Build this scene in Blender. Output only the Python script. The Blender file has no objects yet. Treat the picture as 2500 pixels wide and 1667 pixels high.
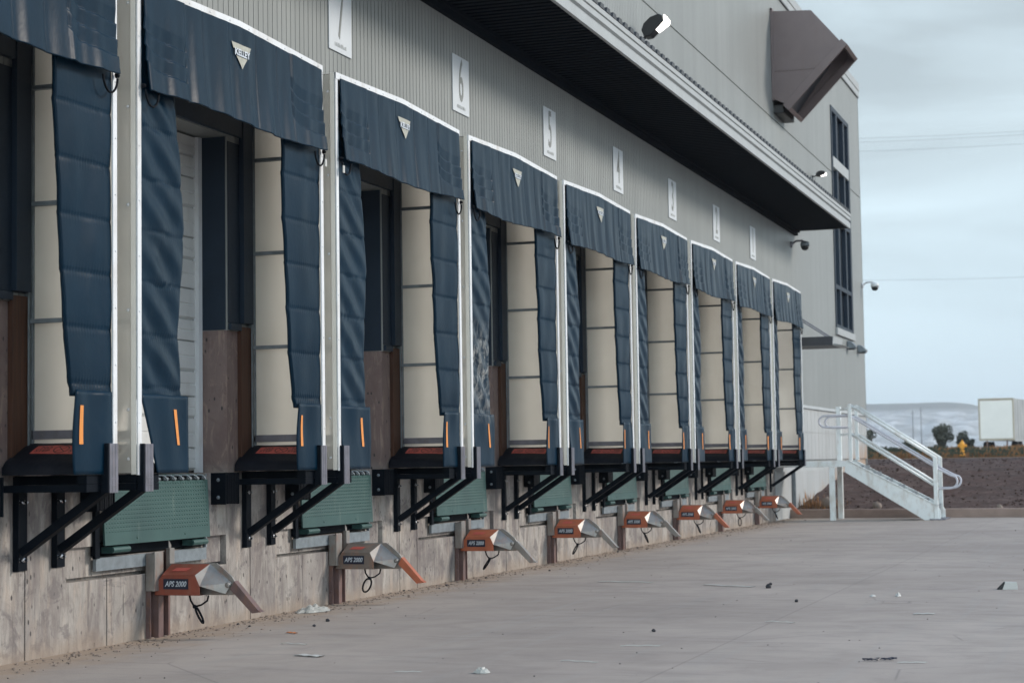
import bpy, math, random
from mathutils import Vector, Matrix, noise
R = math.radians
scene = bpy.context.scene
col = scene.collection

# ------------------------------------------------------------------ measures
BAY0 = 12.213 - 3.66      # Y of the left edge of the nearest shelter
PITCH = 3.66
NB = 9
SW = 3.351                # shelter width
SD = 0.755                # shelter depth
def bayY(k): return BAY0 + k*PITCH

# ------------------------------------------------------------------ mesh builder
class MB:
    def __init__(s): s.v=[]; s.f=[]; s.m=[]; s.mi=0
    def add(s, vs, fs):
        b=len(s.v); s.v+= [tuple(p) for p in vs]; s.f+=[tuple(b+i for i in f) for f in fs]; s.m+=[s.mi]*len(fs)
    def box(s,x0,x1,y0,y1,z0,z1):
        if x0>x1:x0,x1=x1,x0
        if y0>y1:y0,y1=y1,y0
        if z0>z1:z0,z1=z1,z0
        s.add([(x0,y0,z0),(x1,y0,z0),(x1,y1,z0),(x0,y1,z0),(x0,y0,z1),(x1,y0,z1),(x1,y1,z1),(x0,y1,z1)],
              [(0,3,2,1),(4,5,6,7),(0,1,5,4),(1,2,6,5),(2,3,7,6),(3,0,4,7)])
    def prism(s, pts, axis, a, b):
        # pts: 2D polygon in the two other axes, extruded along axis from a to b
        n=len(pts); vs=[]
        for t in (a,b):
            for p in pts:
                if axis=='y': vs.append((p[0],t,p[1]))
                elif axis=='x': vs.append((t,p[0],p[1]))
                else: vs.append((p[0],p[1],t))
        fs=[tuple(range(n)),tuple(range(2*n-1,n-1,-1))]
        for i in range(n):
            j=(i+1)%n; fs.append((i,i+n,j+n,j))
        s.add(vs,fs)
    def tube(s, path, r, n=8, closed=False):
        P=[Vector(p) for p in path]; m=len(P); vs=[]; fs=[]
        up=Vector((0,0,1)); prev=None
        for i in range(m):
            if closed: t=(P[(i+1)%m]-P[i-1])
            else: t=P[min(i+1,m-1)]-P[max(i-1,0)]
            t.normalize()
            if prev is None:
                a=up if abs(t.z)<.9 else Vector((1,0,0))
                prev=t.cross(a).normalized()
            prev=(prev-t*prev.dot(t)).normalized(); b=t.cross(prev)
            rr=r[i] if isinstance(r,(list,tuple)) else r
            for k in range(n):
                a=2*math.pi*k/n; vs.append(P[i]+prev*math.cos(a)*rr+b*math.sin(a)*rr)
        for i in range(m if closed else m-1):
            for k in range(n):
                j=(i+1)%m
                fs.append((i*n+k,i*n+(k+1)%n,j*n+(k+1)%n,j*n+k))
        if not closed:
            fs.append(tuple(range(n-1,-1,-1))); fs.append(tuple((m-1)*n+k for k in range(n)))
        s.add(vs,fs)
    def bar(s,p,q,w,h,side=None):
        # rectangular bar from p to q; w across (side dir), h the other
        p=Vector(p);q=Vector(q);t=(q-p).normalized()
        sd=Vector(side) if side else t.cross(Vector((0,0,1)))
        sd=(sd-t*sd.dot(t)).normalized(); u=sd.cross(t)
        vs=[]
        for c in (p,q):
            for a,b in ((-1,-1),(1,-1),(1,1),(-1,1)): vs.append(c+sd*a*w/2+u*b*h/2)
        s.add(vs,[(0,1,2,3),(7,6,5,4),(0,4,5,1),(1,5,6,2),(2,6,7,3),(3,7,4,0)])
    def disc(s,c,n,r,h,seg=10):
        c=Vector(c);n=Vector(n).normalized(); s.tube([c,c+n*h*.6,c+n*h],[r,r*.9,r*.45],seg)
    def lathe(s,prof,seg=20,c=(0,0,0)):
        vs=[];fs=[]
        for r,z in prof:
            for k in range(seg):
                a=2*math.pi*k/seg; vs.append((c[0]+r*math.cos(a),c[1]+r*math.sin(a),c[2]+z))
        for i in range(len(prof)-1):
            for k in range(seg):
                fs.append((i*seg+k,i*seg+(k+1)%seg,(i+1)*seg+(k+1)%seg,(i+1)*seg+k))
        fs.append(tuple(range(seg-1,-1,-1))); fs.append(tuple((len(prof)-1)*seg+k for k in range(seg)))
        s.add(vs,fs)
    def grid(s,nu,nv,fn):
        vs=[fn(i/(nu-1),j/(nv-1)) for j in range(nv) for i in range(nu)]
        fs=[(j*nu+i,j*nu+i+1,(j+1)*nu+i+1,(j+1)*nu+i) for j in range(nv-1) for i in range(nu-1)]
        s.add(vs,fs)
    def build(s,name,mats,parent=None,smooth=False,bevel=0,solid=0,loc=None):
        me=bpy.data.meshes.new(name); me.from_pydata(s.v,[],s.f)
        if not isinstance(mats,(list,tuple)): mats=[mats]
        for m in mats: me.materials.append(m)
        if len(mats)>1: me.polygons.foreach_set('material_index',s.m)
        if smooth: me.polygons.foreach_set('use_smooth',[True]*len(me.polygons))
        me.update()
        o=bpy.data.objects.new(name,me); col.objects.link(o)
        if parent: o.parent=parent
        if loc: o.location=loc
        if solid:
            md=o.modifiers.new('s','SOLIDIFY'); md.thickness=abs(solid); md.offset=-1 if solid>0 else 1
        if bevel:
            md=o.modifiers.new('b','BEVEL'); md.width=bevel; md.segments=2; md.limit_method='ANGLE'; md.angle_limit=R(35)
        return o
def recalc(o):
    import bmesh
    bm=bmesh.new(); bm.from_mesh(o.data); bmesh.ops.recalc_face_normals(bm,faces=bm.faces); bm.to_mesh(o.data); bm.free(); return o
def tag(o,label=None,cat=None,group=None,kind=None):
    if label: o['label']=label
    if cat: o['category']=cat
    if group: o['group']=group
    if kind: o['kind']=kind
    return o
def empty(name,loc,label=None,cat=None,group=None,rz=0):
    o=bpy.data.objects.new(name,None); col.objects.link(o); o.location=loc; o.rotation_euler=(0,0,rz)
    o.empty_display_size=.2
    return tag(o,label,cat,group)
def copy_tree(o,parent=None):
    c=o.copy(); col.objects.link(c)
    if parent: c.parent=parent
    for ch in [x for x in bpy.data.objects if x.parent==o]: copy_tree(ch,c)
    return c
FX=Matrix(((0,0,1,0),(1,0,0,0),(0,1,0,0),(0,0,0,1)))       # text facing +X
FY=Matrix(((1,0,0,0),(0,0,-1,0),(0,1,0,0),(0,0,0,1)))      # text facing -Y
def text(name,body,size,mat,parent,loc,face=FX,sx=1,shear=0,bold=0,tilt=None,ext=0.0):
    cu=bpy.data.curves.new(name,'FONT'); cu.body=body; cu.size=size; cu.align_x='CENTER'; cu.align_y='CENTER'
    cu.shear=shear; cu.offset=bold; cu.extrude=ext; cu.resolution_u=4
    t=bpy.data.objects.new(name,cu); col.objects.link(t)
    bpy.context.view_layer.update()
    me=bpy.data.meshes.new_from_object(t.evaluated_get(bpy.context.evaluated_depsgraph_get()))
    bpy.data.objects.remove(t); me.name=name; me.materials.clear(); me.materials.append(mat)
    M=face@Matrix.Diagonal((sx,1,1,1))
    if tilt is not None: M=tilt@Matrix.Diagonal((sx,1,1,1))
    me.transform(M)
    o=bpy.data.objects.new(name,me); col.objects.link(o); o.parent=parent; o.location=loc
    return o

# ------------------------------------------------------------------ materials
class NT:
    def __init__(s,name):
        s.m=bpy.data.materials.new(name); s.m.use_nodes=True; s.t=s.m.node_tree; s.n=s.t.nodes; s.l=s.t.links
        s.b=s.n['Principled BSDF']
        s.pos=s.n.new('ShaderNodeNewGeometry').outputs['Position']
    def node(s,ty,**kw):
        n=s.n.new(ty)
        for k,v in kw.items(): setattr(n,k,v)
        return n
    def map(s,scale,vec=None,rot=(0,0,0)):
        n=s.n.new('ShaderNodeMapping'); n.inputs['Scale'].default_value=scale; n.inputs['Rotation'].default_value=rot
        s.l.new(vec or s.pos,n.inputs['Vector']); return n.outputs[0]
    def noise(s,scale,detail=4,rough=.55,vec=None,dist=0):
        n=s.n.new('ShaderNodeTexNoise'); n.inputs['Scale'].default_value=scale; n.inputs['Detail'].default_value=detail
        n.inputs['Roughness'].default_value=rough; n.inputs['Distortion'].default_value=dist
        s.l.new(vec or s.pos,n.inputs['Vector']); return n.outputs['Fac']
    def vor(s,scale,vec=None,feat='F1'):
        n=s.n.new('ShaderNodeTexVoronoi'); n.inputs['Scale'].default_value=scale; n.feature=feat
        s.l.new(vec or s.pos,n.inputs['Vector']); return n.outputs['Distance']
    def ramp(s,fac,stops):
        n=s.n.new('ShaderNodeValToRGB'); e=n.color_ramp.elements
        while len(e)<len(stops): e.new(.5)
        for i,(p,c) in enumerate(stops):
            e[i].position=p; e[i].color=(c,c,c,1) if not isinstance(c,(tuple,list)) else (*c,1)
        s.l.new(fac,n.inputs[0]); return n.outputs['Color']
    def mix(s,fac,a,b,mode='MIX'):
        n=s.n.new('ShaderNodeMixRGB'); n.blend_type=mode
        for i,v in enumerate((fac,a,b)):
            if hasattr(v,'is_output'): s.l.new(v,n.inputs[i])
            elif i==0: n.inputs[0].default_value=v
            else: n.inputs[i].default_value=(*v,1)
        return n.outputs[0]
    def math(s,op,a,b=0,clamp=False):
        n=s.n.new('ShaderNodeMath'); n.operation=op; n.use_clamp=clamp
        for i,v in enumerate((a,b)):
            if hasattr(v,'is_output'): s.l.new(v,n.inputs[i])
            else: n.inputs[i].default_value=v
        return n.outputs[0]
    def sep(s,vec=None):
        n=s.n.new('ShaderNodeSeparateXYZ'); s.l.new(vec or s.pos,n.inputs[0]); return n.outputs
    def bump(s,h,strength=.3,dist=.01):
        n=s.n.new('ShaderNodeBump'); n.inputs['Strength'].default_value=strength; n.inputs['Distance'].default_value=dist
        s.l.new(h,n.inputs['Height']); s.l.new(n.outputs[0],s.b.inputs['Normal']); return n
    def color(s,c):
        if hasattr(c,'is_output'): s.l.new(c,s.b.inputs['Base Color'])
        else: s.b.inputs['Base Color'].default_value=(*c,1)
    def set(s,**kw):
        for k,v in kw.items():
            i=s.b.inputs[k.replace('_',' ')]
            if hasattr(v,'is_output'): s.l.new(v,i)
            else: i.default_value=v
def simple(name,c,rough=.5,metal=0,var=.25,scale=3,bump=0,bscale=60,spec=.5,dirt=None,dirtamt=.5,coat=0):
    t=NT(name)
    c2=tuple(x*(1-var) for x in c)
    v=t.mix(t.ramp(t.noise(scale,6),[(.3,0),(.7,1)]),c2,c)
    fine=t.noise(scale*14,3)
    v=t.mix(t.math('MULTIPLY',fine,var*.7),v,tuple(x*.6 for x in c))
    if dirt:
        d=t.noise(scale*2.3,8,.65,vec=t.map((1,1,.35)))
        v=t.mix(t.math('MULTIPLY',t.ramp(d,[(.5,0),(.68,1)]),dirtamt),v,dirt)
    t.color(v); t.set(Roughness=t.math('ADD',t.math('MULTIPLY',fine,.25),rough-.12,True),Metallic=metal)
    t.set(Specular_IOR_Level=spec)
    if coat: t.set(Coat_Weight=coat,Coat_Roughness=.25)
    if bump: t.bump(t.noise(bscale,4),bump,.004)
    return t.m

M={}
M['vinyl']=None
def make_vinyl(name,c,scuff=False):
    t=NT(name)
    n=t.noise(1.7,5); f=t.noise(30,3)
    v=t.mix(t.ramp(n,[(.3,0),(.7,1)]),tuple(x*.72 for x in c),c)
    # dust rubbed on to the fabric
    d=t.ramp(t.noise(6,9,.7,vec=t.map((1,1,.5)),dist=.6),[(.58,0),(.80,.05)])
    v=t.mix(d,v,(.20,.22,.23))
    if scuff:
        p=t.sep(); zz=t.math('SUBTRACT',p[2],2.45); zz=t.math('MULTIPLY',zz,zz)
        msk=t.math('SUBTRACT',1,t.math('MULTIPLY',zz,2.6),True)
        s=t.ramp(t.noise(9,10,.75,vec=t.map((1,1.2,.9)),dist=.8),[(.46,0),(.66,.8)])
        v=t.mix(t.math('MULTIPLY',s,msk),v,(.42,.42,.40))
    t.color(v); t.set(Roughness=t.math('ADD',t.math('MULTIPLY',n,.25),.24),Specular_IOR_Level=.14)
    t.bump(t.math('ADD',f,t.math('MULTIPLY',t.noise(7,5,vec=t.map((1,1,.7))),3)),.25,.004)
    return t.m
M['vinyl']=make_vinyl('navy_vinyl',(.0001,.0165,.0365))
M['vinyl_scuffed']=make_vinyl('scuffed_navy_vinyl',(.0001,.0165,.0365),True)
M['black_vinyl']=simple('black_vinyl',(.006,.008,.014),.5,bump=.3,bscale=25,var=.3,dirt=(.03,.03,.036),dirtamt=.3,spec=.15)
M['black_rubber']=simple('black_rubber',(.004,.006,.010),.7,bump=.2,spec=.12)
M['black_steel']=simple('black_steel',(.002,.005,.010),.65,spec=.10,dirt=(.01,.014,.02),dirtamt=.4)
M['galv']=simple('galvanised_steel',(.24,.24,.28),.42,metal=.55,var=.35,scale=9,dirt=(.18,.15,.15),dirtamt=.5)
M['galv_dark']=simple('dull_galvanised_steel',(.24,.28,.31),.45,metal=.2,var=.4,scale=12)
M['white']=simple('white_aluminium',(.72,.745,.77),.5,var=.10,scale=2,dirt=(.42,.38,.33),dirtamt=.45)
M['white_paint']=simple('white_gloss_paint',(.84,.88,.88),.35,var=.1,dirt=(.42,.33,.25),dirtamt=.45)
M['cream']=simple('cream_trim',(.80,.77,.70),.5,var=.1)
M['rail_grey']=simple('pale_grey_tube',(.58,.58,.64),.4,var=.12)
M['wood']=None
t=NT('brown_lumber'); w=t.noise(3,8,.6,vec=t.map((18,18,.8)))
t.color(t.mix(t.ramp(w,[(.3,0),(.7,1)]),(.035,.014,.008),(.085,.032,.015))); t.set(Roughness=.7); t.bump(w,.4,.004); M['wood']=t.m
M['orange_tape']=simple('orange_reflective_tape',(.74,.27,.055),.5,var=.15,scale=20)
M['yellow']=simple('yellow_paint',(.80,.36,.03),.45,var=.15)
M['red_label']=simple('red_label',(.52,.10,.075),.5,var=.15,scale=30)
M['ink']=simple('black_ink',(.01,.01,.012),.5,var=0)
M['logo']=simple('cream_print',(.42,.42,.36),.5,var=.25,scale=20)
M['logo_white']=simple('white_print',(.55,.60,.66),.5,var=.1,scale=20)
M['navy_plate']=simple('navy_plate',(.008,.014,.035),.4,var=.1)
M['sign']=simple('sign_panel',(.62,.66,.70),.4,var=.06)
M['numeral']=simple('sign_numeral',(.23,.245,.24),.5,var=.1)
M['faint']=simple('faint_print',(.48,.51,.52),.5,var=.1)
M['green']=None
t=NT('green_plate_paint'); n=t.noise(2.5,6); p=t.sep()
v=t.mix(t.ramp(n,[(.3,0),(.7,1)]),(.018,.060,.058),(.034,.090,.084))
v=t.mix(t.ramp(t.noise(8,10,.7,vec=t.map((1,1,.25))),[(.60,0),(.74,.7)]),v,(.14,.19,.17))
t.color(v); t.set(Roughness=.5); M['green']=t.m
M['brown_metal']=simple('brown_sheet_metal',(.16,.125,.125),.45,var=.12,metal=.1,dirt=(.14,.10,.09),dirtamt=.4)
M['navy_trim_and_shade']=simple('dark_blue_trim_and_shade',(.020,.034,.055),.5,var=.2,spec=.2)  # trim colour; its navy also paints the shade inside the shelters
M['brown_dark']=simple('dark_sheet_metal',(.045,.05,.06),.45,var=.2)
M['lamp_black']=simple('black_casting',(.008,.009,.011),.4,var=.1)
M['chrome']=simple('bright_bolts',(.5,.52,.55),.25,metal=1,var=.2)
M['glass_dark']=simple('dark_glass',(.012,.02,.03),.3,var=.1,spec=.6)
M['blind']=simple('window_blind',(.55,.62,.64),.3,var=.08)
M['rust']=simple('rusty_brown_paint',(.16,.10,.095),.55,var=.35,scale=8,dirt=(.22,.10,.05),dirtamt=.5)
M['restraint_red']=simple('faded_red_paint',(.30,.072,.042),.5,var=.35,scale=7,dirt=(.20,.10,.07),dirtamt=.5)
M['restraint_orange']=simple('orange_red_paint',(.46,.125,.058),.5,var=.3,scale=7,dirt=(.25,.13,.09),dirtamt=.4)
M['restraint_grey']=simple('worn_grey_brown_paint',(.20,.16,.135),.5,var=.3,scale=7,dirt=(.35,.13,.06),dirtamt=.4)
M['wing']=simple('worn_grey_steel',(.32,.30,.28),.35,metal=.35,var=.3,scale=7,dirt=(.30,.14,.09),dirtamt=.5)
M['plastic']=simple('crumpled_plastic',(.45,.45,.42),.4,var=.2,scale=20)
M['paper']=simple('white_strap',(.52,.52,.50),.6,var=.1)
M['gravel_dark']=simple('dark_gravel',(.035,.037,.045),.8,var=.4,scale=30)
M['rock']=simple('pale_rock',(.30,.24,.20),.85,var=.3,scale=6,bump=.5,bscale=12)
M['orange_scrap']=simple('orange_scrap',(.7,.22,.06),.6)

# translucent shelter panel
t=NT('translucent_panel')
n=t.noise(2.2,5); c=t.mix(t.ramp(n,[(.3,0),(.7,1)]),(.79,.76,.69),(.87,.84,.77))
c=t.mix(t.ramp(t.noise(3,8,.7,vec=t.map((1,1,.3))),[(.56,0),(.75,.2)]),c,(.6,.52,.42))
t.color(c); t.set(Roughness=.4)
tr=t.node('ShaderNodeBsdfTranslucent'); t.l.new(c,tr.inputs[0])
mx=t.node('ShaderNodeMixShader'); mx.inputs[0].default_value=.5
t.l.new(t.b.outputs[0],mx.inputs[1]); t.l.new(tr.outputs[0],mx.inputs[2])
t.l.new(mx.outputs[0],t.n['Material Output'].inputs[0]); M['panel']=t.m

# painted metal siding
def siding(name,a,b):
    t=NT(name)
    n=t.noise(.35,5); s=t.noise(1.2,7,.6,vec=t.map((1,6,.12)))
    v=t.mix(t.ramp(n,[(.3,0),(.7,1)]),a,b)
    v=t.mix(t.ramp(s,[(.52,0),(.75,.35)]),v,tuple(x*.72 for x in a))
    v=t.mix(t.ramp(t.noise(1,4,.6,vec=t.map((1,2.4,.03))),[(.35,.0),(.65,.30)]),v,tuple(x*.70 for x in a))
    t.color(v); t.set(Roughness=.42,Specular_IOR_Level=.4); return t.m
M['siding']=siding('grey_siding',(.255,.268,.262),(.295,.308,.302))
M['fascia']=simple('grey_fascia',(.38,.40,.405),.4,var=.1,dirt=(.3,.3,.3),dirtamt=.4)
M['painted_wall']=None
t=NT('painted_foundation'); n=t.noise(.6,5); p=t.sep()
v=t.mix(t.ramp(n,[(.3,0),(.7,1)]),(.34,.36,.37),(.42,.44,.45))
v=t.mix(t.ramp(t.noise(1,8,.65,vec=t.map((1,5,.25))),[(.5,0),(.75,.5)]),v,(.26,.25,.24))
soil=t.math('SUBTRACT',t.math('ADD',t.math('MULTIPLY',t.noise(1.3,6),1.6),t.math('MULTIPLY',t.math('SUBTRACT',p[1],46.6),.16)),p[2])
v=t.mix(t.ramp(soil,[(.25,0),(.9,.8)]),v,(.36,.24,.16))
t.color(v); t.set(Roughness=.7); M['painted_wall']=t.m
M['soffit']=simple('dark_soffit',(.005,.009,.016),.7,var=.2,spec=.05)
M['roof_edge']=simple('dark_roof_deck',(.035,.04,.05),.5)
M['door']=simple('white_ribbed_door',(.62,.63,.62),.45,var=.08,dirt=(.4,.38,.35),dirtamt=.35)

# cast concrete wall
t=NT('cast_concrete'); p=t.sep()
big=t.noise(1.1,6,.6); st=t.noise(1.6,9,.65,vec=t.map((1,2.4,.8)),dist=1.0); fine=t.noise(45,4,.7)
v=t.mix(t.ramp(big,[(.28,0),(.72,1)]),(.27,.25,.23),(.46,.43,.395))
v=t.mix(t.ramp(st,[(.44,0),(.60,.8)]),v,(.17,.145,.135))
v=t.mix(t.ramp(t.noise(2.1,7,.7,vec=t.map((1,3,.8))),[(.53,0),(.62,.5)]),v,(.42,.35,.29))
v=t.mix(t.ramp(t.noise(3.3,9,.72,dist=1.2),[(.53,0),(.60,.6)]),v,(.11,.095,.10))
v=t.mix(t.ramp(t.noise(.9,9,.7,vec=t.map((1,1.6,.5)),dist=.8),[(.48,0),(.62,.6)]),v,(.14,.12,.12))
v=t.mix(t.ramp(t.noise(6,8,.75,vec=t.map((1,4,.35))),[(.54,0),(.62,.55)]),v,(.10,.09,.088))
# pinkish reveals above the dock edge, with shelter shade painted in
up=t.ramp(p[2],[(.0,0),(1,1)]); hi=t.math('MULTIPLY',t.math('SUBTRACT',p[2],1.3),6,True)
v=t.mix(t.math('MULTIPLY',hi,.80),v,(.18,.115,.105))
v=t.mix(t.math('MULTIPLY',hi,t.ramp(t.noise(6,8,.7,vec=t.map((1,1,.3)),dist=2),[(.52,0),(.62,.6)])),v,(.36,.27,.22))
# drips under the pit ledge
dr=t.ramp(t.noise(1,5,.6,vec=t.map((1,24,1.1)),dist=.3),[(.60,0),(.68,1)])
dz=t.math('SUBTRACT',t.math('MULTIPLY',t.noise(1,4,.6,vec=t.map((1,5,.0))),1.7),.66)
zz=t.math('LESS_THAN',p[2],.525); zl=t.math('GREATER_THAN',p[2],t.math('SUBTRACT',.53,dz))
v=t.mix(t.math('MULTIPLY',t.math('MULTIPLY',dr,.8),t.math('MULTIPLY',zz,zl)),v,(.065,.06,.055))
# pock marks
pk=t.ramp(t.vor(14,vec=t.map((1,1,.55))),[(.11,1),(.17,0)]); pm=t.ramp(t.noise(3,3),[(.42,0),(.52,1)])
v=t.mix(t.math('MULTIPLY',pk,pm),v,(.05,.045,.045))
# soil line at the foot
ft=t.math('SUBTRACT',t.math('MULTIPLY',t.noise(3,6),.30),p[2])
v=t.mix(t.ramp(ft,[(.0,0),(.12,.5)]),v,(.31,.24,.18))
v=t.mix(t.math('MULTIPLY',fine,.22),v,(.10,.09,.09))
t.color(v); t.set(Roughness=.85)
h=t.math('ADD',t.math('MULTIPLY',fine,.35),t.math('SUBTRACT',t.math('MULTIPLY',st,1.2),t.math('MULTIPLY',t.math('MULTIPLY',pk,pm),1.5)))
t.bump(h,.55,.01); M['concrete']=t.m

# apron
t=NT('apron_concrete'); p=t.sep()
big=t.noise(.22,7,.6); mid=t.noise(1.3,8,.65,dist=.5); fine=t.noise(70,3,.7)
v=t.mix(t.ramp(big,[(.38,0),(.62,1)]),(.325,.275,.245),(.435,.375,.335))
v=t.mix(t.ramp(mid,[(.45,0),(.62,.40)]),v,(.25,.215,.195))
v=t.mix(t.ramp(t.noise(.8,8,.6,vec=t.map((.25,1.6,1),rot=(0,0,.15))),[(.52,0),(.66,.32)]),v,(.42,.365,.32))
# dusty sand along the wall foot
sd=t.math('SUBTRACT',t.math('MULTIPLY',t.noise(1.8,7,.65),1.9),p[0])
v=t.mix(t.ramp(sd,[(.15,0),(.80,.85)]),v,(.37,.275,.20))
# tyre scuffs running with the wall
sc=t.ramp(t.noise(1,6,.65,vec=t.map((6,.16,1),rot=(0,0,.12)),dist=.25),[(.55,0),(.64,.28)])
v=t.mix(sc,v,(.36,.34,.32))
sc2=t.ramp(t.noise(1.6,6,.7,vec=t.map((.5,3,1),rot=(0,0,-.5)),dist=.8),[(.54,0),(.64,.26)])
v=t.mix(sc2,v,(.15,.14,.14))
spk=t.ramp(t.vor(9,vec=t.map((1,1.5,1))),[(.05,1),(.09,0)])
v=t.mix(t.math('MULTIPLY',spk,t.ramp(t.noise(2),[(.5,0),(.6,.8)])),v,(.07,.07,.08))
v=t.mix(t.math('MULTIPLY',fine,.25),v,(.12,.115,.115))
# saw cut joints every 4.6 m
jy=t.math('ABSOLUTE',t.math('SUBTRACT',t.math('FRACT',t.math('DIVIDE',t.math('ADD',p[1],1.9),4.6)),.5))
jx=t.math('ABSOLUTE',t.math('SUBTRACT',t.math('FRACT',t.math('DIVIDE',t.math('ADD',p[0],2.1),4.6)),.5))
cr=t.ramp(t.vor(.55,vec=t.map((1,1,1),vec=None),feat='DISTANCE_TO_EDGE'),[(.0,1),(.006,0)])
v=t.mix(t.math('MULTIPLY',cr,t.ramp(t.noise(.5,3),[(.52,0),(.58,.55)])),v,(.10,.095,.09))
j=t.math('MAXIMUM',t.math('LESS_THAN',jy,.0028),t.math('LESS_THAN',jx,.0018))
v=t.mix(t.math('MULTIPLY',j,.32),v,(.11,.10,.10))
t.color(v); t.set(Roughness=t.math('ADD',t.math('MULTIPLY',mid,.3),.55)); t.bump(t.math('ADD',fine,t.math('MULTIPLY',mid,2)),.5,.008); M['apron']=t.m

t=NT('turned_soil'); a=t.noise(1.2,9,.7); b=t.noise(3.6,9,.8); p=t.sep()
v=t.mix(t.ramp(a,[(.35,0),(.65,1)]),(.028,.012,.010),(.072,.036,.029))
v=t.mix(t.ramp(b,[(.52,0),(.62,.8)]),v,(.125,.088,.08))
far=t.math('MULTIPLY',t.math('SUBTRACT',p[1],88),.08,True)
v=t.mix(far,v,t.mix(t.ramp(t.noise(.25,5),[(.4,0),(.6,1)]),(.10,.085,.05),(.24,.13,.07)))
t.color(v); t.set(Roughness=.95); t.bump(t.math('ADD',a,b),.7,.05); M['soil']=t.m
M['clod']=simple('soil_clods',(.095,.058,.050),.95,var=.6,scale=2.5)
M['kerb']=simple('kerb_concrete',(.34,.25,.21),.85,var=.3,scale=2,bump=.3)
M['kerb_pale']=simple('pale_path_concrete',(.33,.25,.20),.85,var=.2,scale=1)
t=NT('dry_grass'); n=t.noise(.35,4); 
v=t.mix(t.ramp(n,[(.35,0),(.65,1)]),(.16,.065,.025),(.34,.17,.07)); v=t.mix(t.ramp(t.noise(5,2),[(.45,0),(.6,.6)]),v,(.09,.085,.04))
t.color(v); t.set(Roughness=.9); M['dry']=t.m
M['leaf']=simple('bush_leaf',(.085,.092,.066),.8,var=.45,scale=1.5)
M['leaf_low']=simple('weed_leaf',(.045,.07,.05),.8,var=.4,scale=1)
M['twig']=simple('twig_bark',(.10,.07,.055),.9)
t=NT('hill_rock'); a=t.noise(.028,9,.65,vec=t.map((1,1,1.6)),dist=.9); b=t.noise(.004,5)
v=t.mix(t.ramp(a,[(.42,0),(.60,1)]),(.26,.26,.25),(.58,.58,.58)); p=t.sep()
cap=t.math('MULTIPLY',t.math('SUBTRACT',t.math('ADD',p[2],t.math('MULTIPLY',a,18)),72),.12,True)
v=t.mix(cap,v,(.15,.15,.13)); t.color(v); t.set(Roughness=.95); M['hill']=t.m
t=NT('trailer_side'); n=t.noise(.5,5); v=t.mix(t.ramp(n,[(.35,0),(.65,1)]),(.30,.32,.33),(.40,.42,.43)); t.color(v); t.set(Roughness=.4); M['trailer']=t.m
M['trailer_door']=simple('trailer_door',(.80,.80,.76),.4,var=.1,scale=.6)
M['tan_frame']=simple('tan_frame_paint',(.42,.37,.29),.5,var=.2)
t=NT('lit_lamp'); t.set(Emission_Strength=6.0); t.b.inputs['Emission Color'].default_value=(1,.95,.85,1); M['lit']=t.m
t=NT('lit_lamp_dim'); t.set(Emission_Strength=2.5); t.b.inputs['Emission Color'].default_value=(1,.95,.88,1); M['lit2']=t.m

# ------------------------------------------------------------------ camera
F_PX=4238.27; Wp=2352
yaw,pit,rol=0.3268,0.0653,-0.0151
cam=bpy.data.cameras.new('camera'); co=bpy.data.objects.new('camera',cam); col.objects.link(co)
cam.sensor_width=36; cam.lens=36*F_PX/Wp; cam.clip_start=.1; cam.clip_end=9000
c,s=math.cos(yaw),math.sin(yaw)
fw=Vector((-s*math.cos(pit),c*math.cos(pit),math.sin(pit))); rt=Vector((c,s,0)); up=rt.cross(fw)
cr,sr=math.cos(rol),math.sin(rol)
# image axes: u right / v down rotated by roll
r2=rt*cr+up*sr; u2=up*cr-rt*sr
m=Matrix((r2,u2,-fw)).transposed().to_4x4(); m.translation=Vector((7.8738,0,1.4123))
co.matrix_world=m; scene.camera=co
cam.dof.use_dof=True; cam.dof.focus_distance=17.0; cam.dof.aperture_fstop=3.2

# ------------------------------------------------------------------ ground
def soil_h(y):
    K=[(-1e5,-.25),(43.45,-.25),(43.55,.14),(46.5,.42),(50,.78),(53,1.02),(57,1.16),(64,1.24),(101,1.30),(118,1.68),(130,1.42),(150,1.40),(400,1.0),(1e5,.2)]
    for (a,ha),(b,hb) in zip(K,K[1:]):
        if y<=b:
            t=(y-a)/(b-a); return ha+(hb-ha)*t
    return 0
def soil_z(x,y):
    z=soil_h(y)
    if y>44.2:
        amp=.11 if y<66 else .02
        z+=amp*(noise.noise(Vector((x*.7,y*.7,0)))+.7*noise.noise(Vector((x*2.3,y*1.6,3))))*min(1,(y-44.2))
    return z
ys=[-400,-50,0,20,40,43.45,43.55]+[43.8+.35*i for i in range(64)]+[67+2*i for i in range(40)]+[150,180,250,400,800,1500,3000,4200]
xs=[-3000,-1500,-700,-300,-150,-80,-40,-30]+[-26+.4*i for i in range(110)]+[20,30,60,120,300,700,1500,3000]
mb=MB(); nx=len(xs)
mb.add([(x,y,soil_z(x,y)) for y in ys for x in xs],[(j*nx+i,j*nx+i+1,(j+1)*nx+i+1,(j+1)*nx+i) for j in range(len(ys)-1) for i in range(nx-1)])
tag(mb.build('ground',M['soil'],smooth=True),kind='structure')
mb=MB(); mb.grid(60,60,lambda u,v:(-.02+70*u,-20+63.42*v,0))
tag(mb.build('pavement',M['apron']),kind='structure')
mb=MB(); x=-.0
for i in range(22):
    mb.prism([(43.40,-.1),(43.41,.19),(43.44,.21),(43.58,.21),(43.60,-.1)],'x',x+.006,x+3.04); x+=3.05
tag(recalc(mb.build('kerb',M['kerb'],bevel=.008)),kind='structure')
mb=MB(); mb.grid(80,3,lambda u,v:(-40+100*u,97.0+1.3*v,soil_h(98)+.10))
tag(mb.build('path',M['kerb_pale']),kind='structure')
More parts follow.
